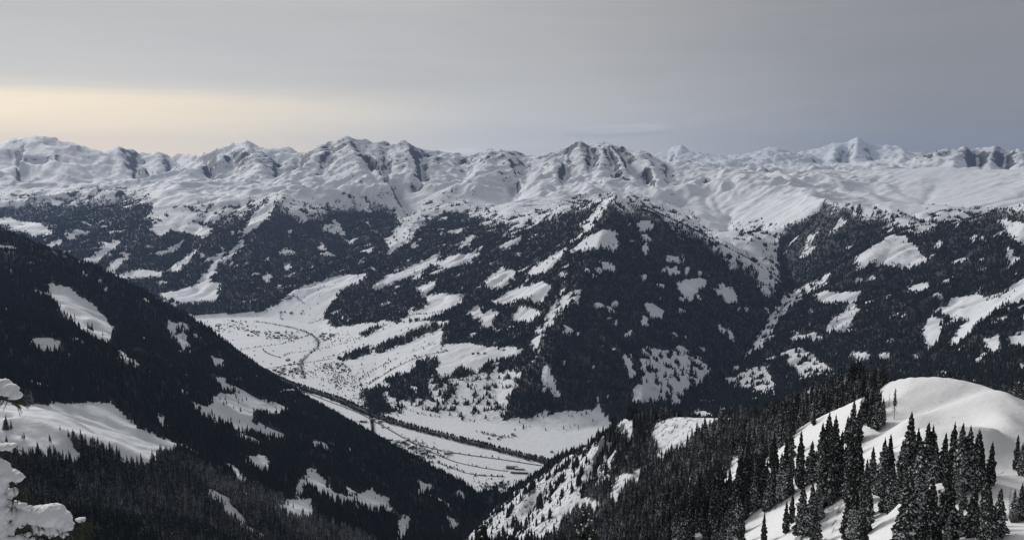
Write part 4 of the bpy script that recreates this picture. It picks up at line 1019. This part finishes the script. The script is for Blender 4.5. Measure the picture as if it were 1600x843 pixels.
def along(S, step, off, jit, hmin, hmax, skip=0.0):
    for a, c in zip(S[:-1], S[1:]):
        k = max(1, int((c - a).length / step)); d = (c - a).normalized(); s = Vector((-d.y, d.x, 0))
        for j in range(k):
            if random.random() < skip: continue
            p = a.lerp(c, (j + random.random()) / k) + s * (off + random.gauss(0, jit))
            bx_.append(p.x); by_.append(p.y); bh_.append(random.uniform(hmin, hmax))
for o_ in (-17, 17, -21, 20): along(river, 7, o_, 3, 5, 13)
along(road_pts[2], 9, 9, 4, 4, 9, .2); along(road_pts[2], 12, -10, 4, 3, 8, .4); along(road_pts[3], 8, 6, 2, 6, 14); along(road_pts[1], 14, 8, 3, 3, 7, .5); along(road_pts[0], 22, 9, 4, 3, 8, .5)
along(road_pts[4], 8, 4, 2, 3, 6); along(road_pts[6], 8, 6, 4, 4, 10, .2); along(road_pts[7], 9, 3, 3, 4, 8, .3); along(road_pts[5], 12, 4, 3, 3, 7, .4)
def pline(pts, step, jit, hmin, hmax, skip=0.1):
    P = [hit(a, c, 2000) for a, c in pts]; along([p for p in P if p is not None], step, 0, jit, hmin, hmax, skip)
for pts in ([(366, 547), (401, 542), (441, 537), (471, 527), (487, 522)], [(441, 556), (455, 551), (490, 547)], [(445, 572), (430, 576)], [(498, 545), (530, 538), (556, 530), (580, 520)], [(505, 560), (540, 548), (580, 540), (620, 528)], [(440, 470), (460, 462), (476, 475)],
            [(437, 487), (440, 498), (444, 500)], [(482, 505), (500, 500), (505, 495)], [(560, 596), (572, 584), (590, 574), (620, 560)], [(566, 610), (564, 620), (575, 628), (590, 634)], [(700, 733), (715, 724)], [(737, 747), (740, 742), (790, 744)],
            [(640, 640), (655, 646), (690, 652)], [(740, 672), (760, 678), (800, 684)], [(548, 657), (575, 660)], [(540, 556), (600, 536), (660, 524)], [(620, 500), (650, 490), (700, 484)], [(580, 545), (610, 535), (640, 530)]):
    pline(pts, 8, 5, 3, 9, .25)
for k in range(1500):      # bushes round the hamlets and the lower slope
    cx, cy = random.choice(((515, 575), (520, 528), (455, 583), (440, 524), (460, 612), (665, 708), (640, 697), (775, 760), (590, 610), (575, 625), (600, 640), (360, 510), (540, 600), (525, 590)))
    p = hit(cx + random.gauss(0, 16), cy + random.gauss(0, 5), 2000)
    if p: bx_.append(p.x); by_.append(p.y); bh_.append(random.uniform(3, 8))
_keep = (T_x, T_y, T_z, T_h, T_w)
T_x, T_y = np.array(bx_), np.array(by_); T_z = ground(T_x, T_y); T_h = np.array(bh_); T_w = np.ones(len(bx_)) * 1.0
scatter_group('riverside_bushes', T_h > 0, BUSH, 'leafless bushes and hedges along the river, lanes and fields of the valley')['category'] = 'bushes'
T_x, T_y, T_z, T_h, T_w = _keep

# ================================================================== houses
m, n, l, b = new_mat('house_wall'); oi = n.new('ShaderNodeObjectInfo')
cr = n.new('ShaderNodeValToRGB'); cr.color_ramp.interpolation = 'CONSTANT'
cr.color_ramp.elements[0].color = (0.04, 0.03, 0.024, 1); cr.color_ramp.elements[1].color = (0.30, 0.29, 0.27, 1); cr.color_ramp.elements[1].position = 0.72
e_ = cr.color_ramp.elements.new(0.4); e_.color = (0.09, 0.075, 0.06, 1)
l.new(oi.outputs['Random'], cr.inputs[0]); l.new(cr.outputs[0], b.inputs['Base Color']); b.inputs['Roughness'].default_value = 0.85
m, n, l, b = new_mat('roof_snow'); tcn = n.new('ShaderNodeTexCoord')
l.new(mixc(n, l, noise_n(n, l, tcn.outputs['Object'], .4, 3), (0.5, 0.52, 0.55), (0.8, 0.81, 0.83)), b.inputs['Base Color']); b.inputs['Roughness'].default_value = 0.7
m, n, l, b = new_mat('roof_dark'); tcn = n.new('ShaderNodeTexCoord')
l.new(mixc(n, l, noise_n(n, l, tcn.outputs['Object'], .3, 4), (0.05, 0.05, 0.055), (0.2, 0.2, 0.21)), b.inputs['Base Color']); b.inputs['Roughness'].default_value = 0.6
m, n, l, b = new_mat('house_window'); b.inputs['Base Color'].default_value = (0.02, 0.022, 0.028, 1); b.inputs['Roughness'].default_value = 0.15
def house_mesh(name, L, W, Hh, pitch, roofmat, over=1.0):
    bm = bmesh.new(); v = bm.verts.new
    def box(x0, x1, y0, y1, z0, z1, mi):
        c = [v((x, y, z)) for z in (z0, z1) for x, y in ((x0, y0), (x1, y0), (x1, y1), (x0, y1))]
        for f in ((0, 3, 2, 1), (4, 5, 6, 7), (0, 1, 5, 4), (1, 2, 6, 5), (2, 3, 7, 6), (3, 0, 4, 7)): bm.faces.new([c[i] for i in f]).material_index = mi
    box(-L / 2, L / 2, -W / 2, W / 2, -2.5, Hh, 0)
    rz = Hh + W / 2 * pitch
    for s in (-1, 1):      # gables
        f = bm.faces.new([v((s * L / 2, -W / 2, Hh)), v((s * L / 2, W / 2, Hh)), v((s * L / 2, 0, rz))]); f.material_index = 0
    for s in (-1, 1):      # roof slabs carrying their snow
        y1 = s * (W / 2 + over); z1 = Hh - over * pitch; th = .55
        a = [v((-L / 2 - over, 0, rz + .1)), v((L / 2 + over, 0, rz + .1)), v((L / 2 + over, y1, z1 + .1)), v((-L / 2 - over, y1, z1 + .1))]
        c = [v((q.co.x, q.co.y, q.co.z + th)) for q in a]
        for f in ((a[0], a[1], a[2], a[3]), (c[0], c[1], c[2], c[3]), (a[2], a[3], c[3], c[2]), (a[0], a[3], c[3], c[0]), (a[1], a[2], c[2], c[1])): bm.faces.new(f).material_index = 1
    nwin = max(2, int(L / 4))
    for s in (-1, 1):
        for k in range(nwin):
            x = -L / 2 + (k + .5) * L / nwin
            box(x - .6, x + .6, s * W / 2 - .05, s * W / 2 + .05, 1.0, 2.4, 2)
            if Hh > 5: box(x - .6, x + .6, s * W / 2 - .05, s * W / 2 + .05, 3.8, 5.1, 2)
    bmesh.ops.recalc_face_normals(bm, faces=bm.faces)
    me = bpy.data.meshes.new(name); bm.to_mesh(me); bm.free()
    for q in ('house_wall', roofmat, 'house_window'): me.materials.append(MATS[q])
    return me
HM = {'house': [house_mesh('chalet', 13, 10, 6, .45, 'roof_snow'), house_mesh('chalet', 10, 9, 5.5, .5, 'roof_snow'), house_mesh('chalet', 19, 14, 9, .42, 'roof_snow'), house_mesh('chalet', 12, 10, 6, .5, 'roof_dark')],
      'barn': [house_mesh('barn', 8, 6, 3.2, .5, 'roof_dark', .6), house_mesh('barn', 9, 6, 3, .45, 'roof_snow', .6)], 'hall': [house_mesh('hall', 44, 17, 6.5, .16, 'roof_dark', .5), house_mesh('hall', 34, 15, 6, .18, 'roof_snow', .5)]}
def house(px, py, kind, label, group, rz=None):
    p = hit(px, py, 2000)
    if p is None: return
    nm = {'house': 'house', 'barn': 'barn', 'hall': 'warehouse'}[kind]
    o = bpy.data.objects.new(nm, random.choice(HM[kind])); COL.objects.link(o)
    o.location = p; o.rotation_euler = (0, 0, random.choice((0.2, 1.75, -.2, 1.5)) + random.gauss(0, .15) if rz is None else rz)
    tag(o, label, nm, group)
CL = [(387, 417, 517, 525, 15, 'the long row at the far valley end'), (415, 457, 518, 531, 26, 'the far village on the flat beside the fields'), (451, 466, 524, 528, 5, 'the hamlet just right of the far village'), (498, 528, 521, 532, 16, 'the village right of the road bend'),
      (447, 471, 562, 571, 10, 'the hamlet left of the straight road'), (429, 469, 576, 585, 18, 'the village left of the straight road end'), (504, 550, 568, 582, 22, 'the village on the lower slope above the river'), (437, 475, 604, 619, 18, 'the houses between river and left forest'),
      (445, 465, 461, 469, 7, 'the hamlet at the top of the far meadow'), (439, 475, 485, 490, 7, 'the houses along the far meadow lane'), (326, 387, 501, 518, 20, 'the village at the far left valley bend'), (621, 638, 686, 698, 7, 'the yard buildings beside the road'),
      (640, 668, 698, 710, 9, 'the buildings where the roads meet'), (650, 687, 712, 726, 9, 'the settlement beside the left forest edge'), (692, 710, 705, 711, 4, 'the small yard below the river road'), (761, 790, 753, 767, 9, 'the houses at the mouth of the gorge'),
      (749, 804, 679, 686, 7, 'the hamlet at the foot of the dark mountain'), (558, 600, 655, 662, 8, 'the row beside the forest lane')]
for (x0, x1, y0, y1, k, where) in CL:
    for j in range(k): house(random.uniform(x0, x1), random.uniform(y0, y1), 'house', 'house in ' + where, 'houses in ' + where)
for (px, py, lab) in ((739, 553, 'left farmhouse on the bright meadow terrace'), (747, 552.5, 'middle farmhouse on the bright meadow terrace'), (757, 552, 'right farmhouse on the bright meadow terrace'), (787, 547, 'dark farmhouse at the right end of the meadow terrace'), (648, 556, 'lone farmhouse on the sloping meadow left of the terrace'), (862, 706, 'lone hut on the snowfield by the right spur')):
    house(px, py, 'house', lab, None, .3)
for (px, py, lab) in ((595, 684, 'long dark-roofed warehouse at the forest edge'), (607, 687, 'second warehouse right of the long dark-roofed one'), (800, 731, 'farm hall, upper left of the farm group by the right spur'), (812, 733, 'farm hall, upper right of the farm group by the right spur'), (805, 738, 'farm hall, lower left of the farm group by the right spur'), (818, 738.5, 'farm hall, lower right of the farm group by the right spur')):
    house(px, py, 'hall', lab, None, -.15)
for (px, py) in ((356, 532), (364, 531), (469, 543.5), (397, 548), (398, 555), (411, 564.5), (423.5, 568), (427, 548), (607, 667), (598, 668), (500, 547), (560, 582), (524, 605), (505, 602)):
    house(px, py, 'barn', 'small dark hay barn alone on the snowy valley fields', 'hay barns on the valley fields')

# ================================================================== air
hb = bpy.data.meshes.new('haze'); 
zx0, zx1, zy0, zy1, zz0, zz1 = -33500, 33500, -600, 49500, -60, 3300
hb.from_pydata([(x, y, z) for z in (zz0, zz1) for x, y in ((zx0, zy0), (zx1, zy0), (zx1, zy1), (zx0, zy1))], [], [(0, 3, 2, 1), (4, 5, 6, 7), (0, 1, 5, 4), (1, 2, 6, 5), (2, 3, 7, 6), (3, 0, 4, 7)]); hb.update()
hm = bpy.data.materials.new('haze_air'); hm.use_nodes = True; hm.node_tree.nodes.clear()
pv = hm.node_tree.nodes.new('ShaderNodeVolumePrincipled'); ho = hm.node_tree.nodes.new('ShaderNodeOutputMaterial')
pv.inputs['Color'].default_value = (0.42, 0.60, 0.98, 1); pv.inputs['Density'].default_value = HAZE; pv.inputs['Anisotropy'].default_value = 0.2
hm.node_tree.links.new(pv.outputs[0], ho.inputs['Volume']); hb.materials.append(hm)
hz = bpy.data.objects.new('haze', hb); COL.objects.link(hz); tag(hz, 'thin blue mountain air over the whole valley', None, kind='stuff')
#==PART4==
# ================================================================== snow-laden boughs beside the camera
m, n, l, b = new_mat('fresh_snow'); tcn = n.new('ShaderNodeTexCoord')
q1 = noise_n(n, l, tcn.outputs['Object'], 14, 6, 0.6)
l.new(mixc(n, l, q1, (0.74, 0.76, 0.80), (0.84, 0.85, 0.87)), b.inputs['Base Color']); b.inputs['Roughness'].default_value = 0.7
b.inputs['Specular IOR Level'].default_value = 0.25
bp = n.new('ShaderNodeBump'); bp.inputs['Strength'].default_value = 0.35; bp.inputs['Distance'].default_value = 0.01
l.new(noise_n(n, l, tcn.outputs['Object'], 60, 5, 0.65), bp.inputs['Height']); l.new(bp.outputs[0], b.inputs['Normal'])
m, n, l, b = new_mat('needles_close'); tcn = n.new('ShaderNodeTexCoord')
l.new(mixc(n, l, noise_n(n, l, tcn.outputs['Object'], 9, 3), (0.018, 0.024, 0.010), (0.055, 0.062, 0.026)), b.inputs['Base Color']); b.inputs['Roughness'].default_value = 0.7
def cam_pt(px, py, d):
    u = (px - 800.0) / F; v = (421.5 - py) / F
    cp, sp = math.cos(PITCH), math.sin(PITCH)
    return Vector((u * d, (cp + v * sp) * d, CAMZ + (-sp + v * cp) * d))
def blob_mesh(name, blobs, voxel, seed, rough=0.26):
    """snow lumps melted into one skin: (centre, radii)"""
    bm = bmesh.new()
    for c, r_ in blobs:
        bmesh.ops.create_icosphere(bm, subdivisions=3, radius=1.0, matrix=Matrix.Translation(c) @ Matrix.Diagonal((*r_, 1)))
    me = bpy.data.meshes.new(name); bm.to_mesh(me); bm.free()
    o = bpy.data.objects.new(name, me); COL.objects.link(o)
    md = o.modifiers.new('r', 'REMESH'); md.mode = 'VOXEL'; md.voxel_size = voxel
    sm = o.modifiers.new('s', 'SMOOTH'); sm.factor = 0.5; sm.iterations = 4
    dg = bpy.context.evaluated_depsgraph_get(); out = bpy.data.meshes.new_from_object(o.evaluated_get(dg))
    bpy.data.objects.remove(o); bpy.data.meshes.remove(me)
    out.name = name
    nv = len(out.vertices); co = np.empty(nv * 3, np.float32); out.vertices.foreach_get('co', co); co = co.reshape(-1, 3)
    nr_ = np.empty(nv * 3, np.float32); out.vertices.foreach_get('normal', nr_); nr_ = nr_.reshape(-1, 3)
    rad = np.mean([min(r_) for _, r_ in blobs])
    for i in range(nv):
        p = Vector(co[i].tolist()) / rad
        co[i] += nr_[i] * rad * rough * (mnoise.noise(p * 0.9 + Vector((seed, 0, 0))) * 1.3 + 0.6 * mnoise.noise(p * 2.3) + 0.3 * mnoise.noise(p * 5.1))
    out.vertices.foreach_set('co', co.ravel()); out.polygons.foreach_set('use_smooth', np.ones(len(out.polygons), bool))
    out.materials.clear(); out.materials.append(MATS['fresh_snow']); out.update()
    return out
DB = 6.4; PXM = DB / F
def bl(px, py, w, h, dd=0.0):
    c = cam_pt(px, py, DB + dd); return (c, (w * PXM, max(w, h) * PXM * 1.15, h * PXM))
def sprig_mesh(name, specs, seed):
    """hanging twigs set with needles: specs of (start, direction, length)"""
    rr = random.Random(seed); V, Fc = [], []
    for p0, d, L in specs:
        d = d.normalized(); side = d.orthogonal().normalized(); up_ = d.cross(side)
        kn = int(L / 0.0016)
        for k in range(kn):
            f = k / kn; a = rr.random() * 6.283; q = p0 + d * (L * f) + Vector((0, 0, -0.25 * L * f * f))
            nd = (d * 0.75 + (side * math.cos(a) + up_ * math.sin(a)) * 0.85).normalized(); ln = rr.uniform(.012, .02)
            s = nd.orthogonal().normalized() * 0.0011
            i = len(V); V += [q - s, q + s, q + nd * ln]; Fc.append((i, i + 1, i + 2))
        s = side * 0.003; i = len(V); V += [p0 - s, p0 + s, p0 + d * L + Vector((0, 0, -.25 * L))]; Fc.append((i, i + 1, i + 2))
    me = bpy.data.meshes.new(name); me.from_pydata([tuple(v) for v in V], [], Fc); me.update(); me.materials.append(MATS['needles_close']); return me
def tube_mesh(name, pts, r0, r1, k=7):
    V, Fc = [], []
    for i, p in enumerate(pts):
        d = (pts[min(i + 1, len(pts) - 1)] - pts[max(i - 1, 0)]).normalized(); s = d.orthogonal().normalized(); t_ = d.cross(s); r_ = r0 + (r1 - r0) * i / (len(pts) - 1)
        for j in range(k): V.append(tuple(p + (s * math.cos(6.283 * j / k) + t_ * math.sin(6.283 * j / k)) * r_))
        if i:
            for j in range(k): Fc.append(((i - 1) * k + j, (i - 1) * k + (j + 1) % k, i * k + (j + 1) % k, i * k + j))
    me = bpy.data.meshes.new(name); me.from_pydata(V, [], Fc); me.update(); me.materials.append(MATS['bark']); return me
foot = cam_pt(-75, 843, DB); fz = float(ground(foot.x, foot.y))
root = empty('snow_laden_spruce', (foot.x, foot.y, fz)); tag(root, 'snow-laden spruce boughs close by at the lower left picture edge', 'spruce')
inv = Matrix.Translation((foot.x, foot.y, fz)).inverted()
def child(name, me, parent=root):
    me.transform(inv); return put(name, me, parent)
child('trunk', tube_mesh('trunk', [Vector((foot.x, foot.y, fz - .2)), cam_pt(-78, 760, DB), cam_pt(-74, 560, DB), cam_pt(-72, 380, DB)], .09, .03))
CAPS = [[(-14, 604, 16, 16), (3, 604, 15, 13), (15, 609, 13, 10), (25, 617, 9, 7)], [(-8, 698, 12, 6), (8, 697, 11, 5), (20, 695, 7, 3.5)],
        [(-10, 730, 16, 16), (3, 732, 11, 13), (14, 742, 15, 9), (27, 745, 9, 7), (-2, 756, 14, 14), (21, 768, 8, 7)],
        [(-10, 772, 18, 18), (4, 776, 13, 15), (4, 802, 15, 20), (6, 826, 15, 20), (4, 850, 18, 20), (-12, 820, 20, 30)],
        [(14, 803, 10, 8), (27, 800, 13, 11), (42, 803, 15, 11), (60, 804, 18, 15), (80, 804, 22, 17), (98, 811, 14, 13), (107, 820, 8, 9), (60, 825, 9, 10), (75, 829, 5, 8), (87, 828, 8, 9), (100, 831, 5, 9), (31, 815, 8, 10)],
        [(127, 811, 7, 3.6), (121, 811, 4, 3)], [(22, 786, 9, 4), (34, 789, 8, 4), (46, 792, 6, 3)], [(30, 838, 6, 4), (44, 834, 5, 4), (36, 846, 8, 5), (52, 842, 5, 4), (64, 846, 5, 4)]]
rs = random.Random(3)
for cap in CAPS[:5]:
    for c_ in list(cap):
        for _ in range(2):
            q_ = rs.uniform(1.6, 4.2); cap.append((c_[0] + rs.gauss(0, c_[2] * .7), c_[1] + c_[3] * rs.uniform(-.2, 1.25), q_, q_ * .8))
for i, cap in enumerate(CAPS):
    child('snow_cap', blob_mesh('snow_cap', [bl(*c_, dd=random.uniform(-.03, .05)) for c_ in cap], 0.0085, 3.1 * i))
for i, pts in enumerate(([(-76, 580), (-30, 606), (10, 616), (34, 624)], [(-77, 690), (-30, 700), (10, 701), (27, 697)], [(-77, 720), (-30, 745), (10, 757), (34, 752)], [(-77, 770), (-20, 800), (40, 822), (100, 832), (140, 818)])):
    child('branch', tube_mesh('branch', [cam_pt(x, y, DB + .03) for x, y in pts], .012, .004))
spec = []
rs = random.Random(5)
for (px, py, k, sp_) in ((12, 622, 14, 14), (24, 626, 12, 8), (5, 704, 8, 14), (12, 756, 12, 12), (26, 760, 12, 8), (24, 778, 10, 8), (45, 822, 18, 16), (66, 832, 16, 12), (90, 834, 18, 12), (112, 826, 14, 8), (128, 818, 18, 8), (138, 818, 10, 5), (24, 830, 14, 12), (50, 846, 14, 16), (85, 848, 12, 16), (120, 836, 8, 10)):
    for j in range(k):
        p0 = cam_pt(px + rs.gauss(0, sp_), py + rs.gauss(0, 4), DB + rs.uniform(-.05, .12)); spec.append((p0, Vector((rs.uniform(-.2, 1), rs.uniform(-.6, .6), rs.uniform(-.9, .15))), rs.uniform(.05, .10)))
for (px, py) in ((10, 592), (4, 590), (23, 699), (30, 747), (141, 815), (138, 812)):
    spec.append((cam_pt(px, py, DB), Vector((.6, 0, .5)), .03))
child('needles', sprig_mesh('needles', spec, 9))
# two snowy tree tops rising from the slope below the camera
for (px, pt, rr, hs, lab) in ((914, 786, 78, 1.0, 'snow-loaded spruce top rising at the bottom edge right of centre'), (757, 806, 84, .9, 'frosted spruce top at the bottom edge in front of the gorge')):
    a, t = ray(px, pt); a = float(a); x, y = rr * math.sin(a), rr * math.cos(a); z = float(ground(x, y)); h = CAMZ + rr * float(t) - z
    tr = empty('snowy_spruce', (x, y, z)); put('crown', CROWNS[3], tr, (h * 1.25, h * 1.25, h)); put('trunk', TRUNK, tr, (h, h, h)); tag(tr, lab, 'spruce')
    bls = []; rs = random.Random(px)
    for k in range(70):
        f = rs.uniform(.6, .99); ra = h * 1.25 * .155 * (1 - f) ** .75 * rs.uniform(.55, 1.15); an = rs.random() * 6.283; s_ = (.13 + .40 * (1 - f)) * rs.uniform(.6, 1.25)
        bls.append((Vector((ra * math.cos(an), ra * math.sin(an), h * f - ra * .38 + .12)), (s_, s_, s_ * .5)))
    put('snow', blob_mesh('snow', bls, 0.07, px * .01, .2), tr)


# ================================================================== labels: the ends of each cluster can be told apart by their place
from collections import defaultdict
by_label = defaultdict(list)
for o in list(COL.objects):
    if o.parent is None and 'label' in o and 'group' in o: by_label[o['label']].append(o)
ORD = ('leftmost', 'second from left', 'third from left', 'fourth from left', 'fifth from left')
for lab, objs in by_label.items():
    if len(objs) < 2: continue
    objs.sort(key=lambda o: float(project(o.location.x, o.location.y, o.location.z)[0]))
    n_ = len(objs)
    for i, o in enumerate(objs):
        j = n_ - 1 - i
        if i <= j and i < 5: o['label'] = ORD[i] + ' ' + lab if i == 0 else lab + ', ' + ORD[i]
        elif j < 5: o['label'] = (ORD[j].replace('left', 'right') + ' ' + lab) if j == 0 else lab + ', ' + ORD[j].replace('left', 'right')
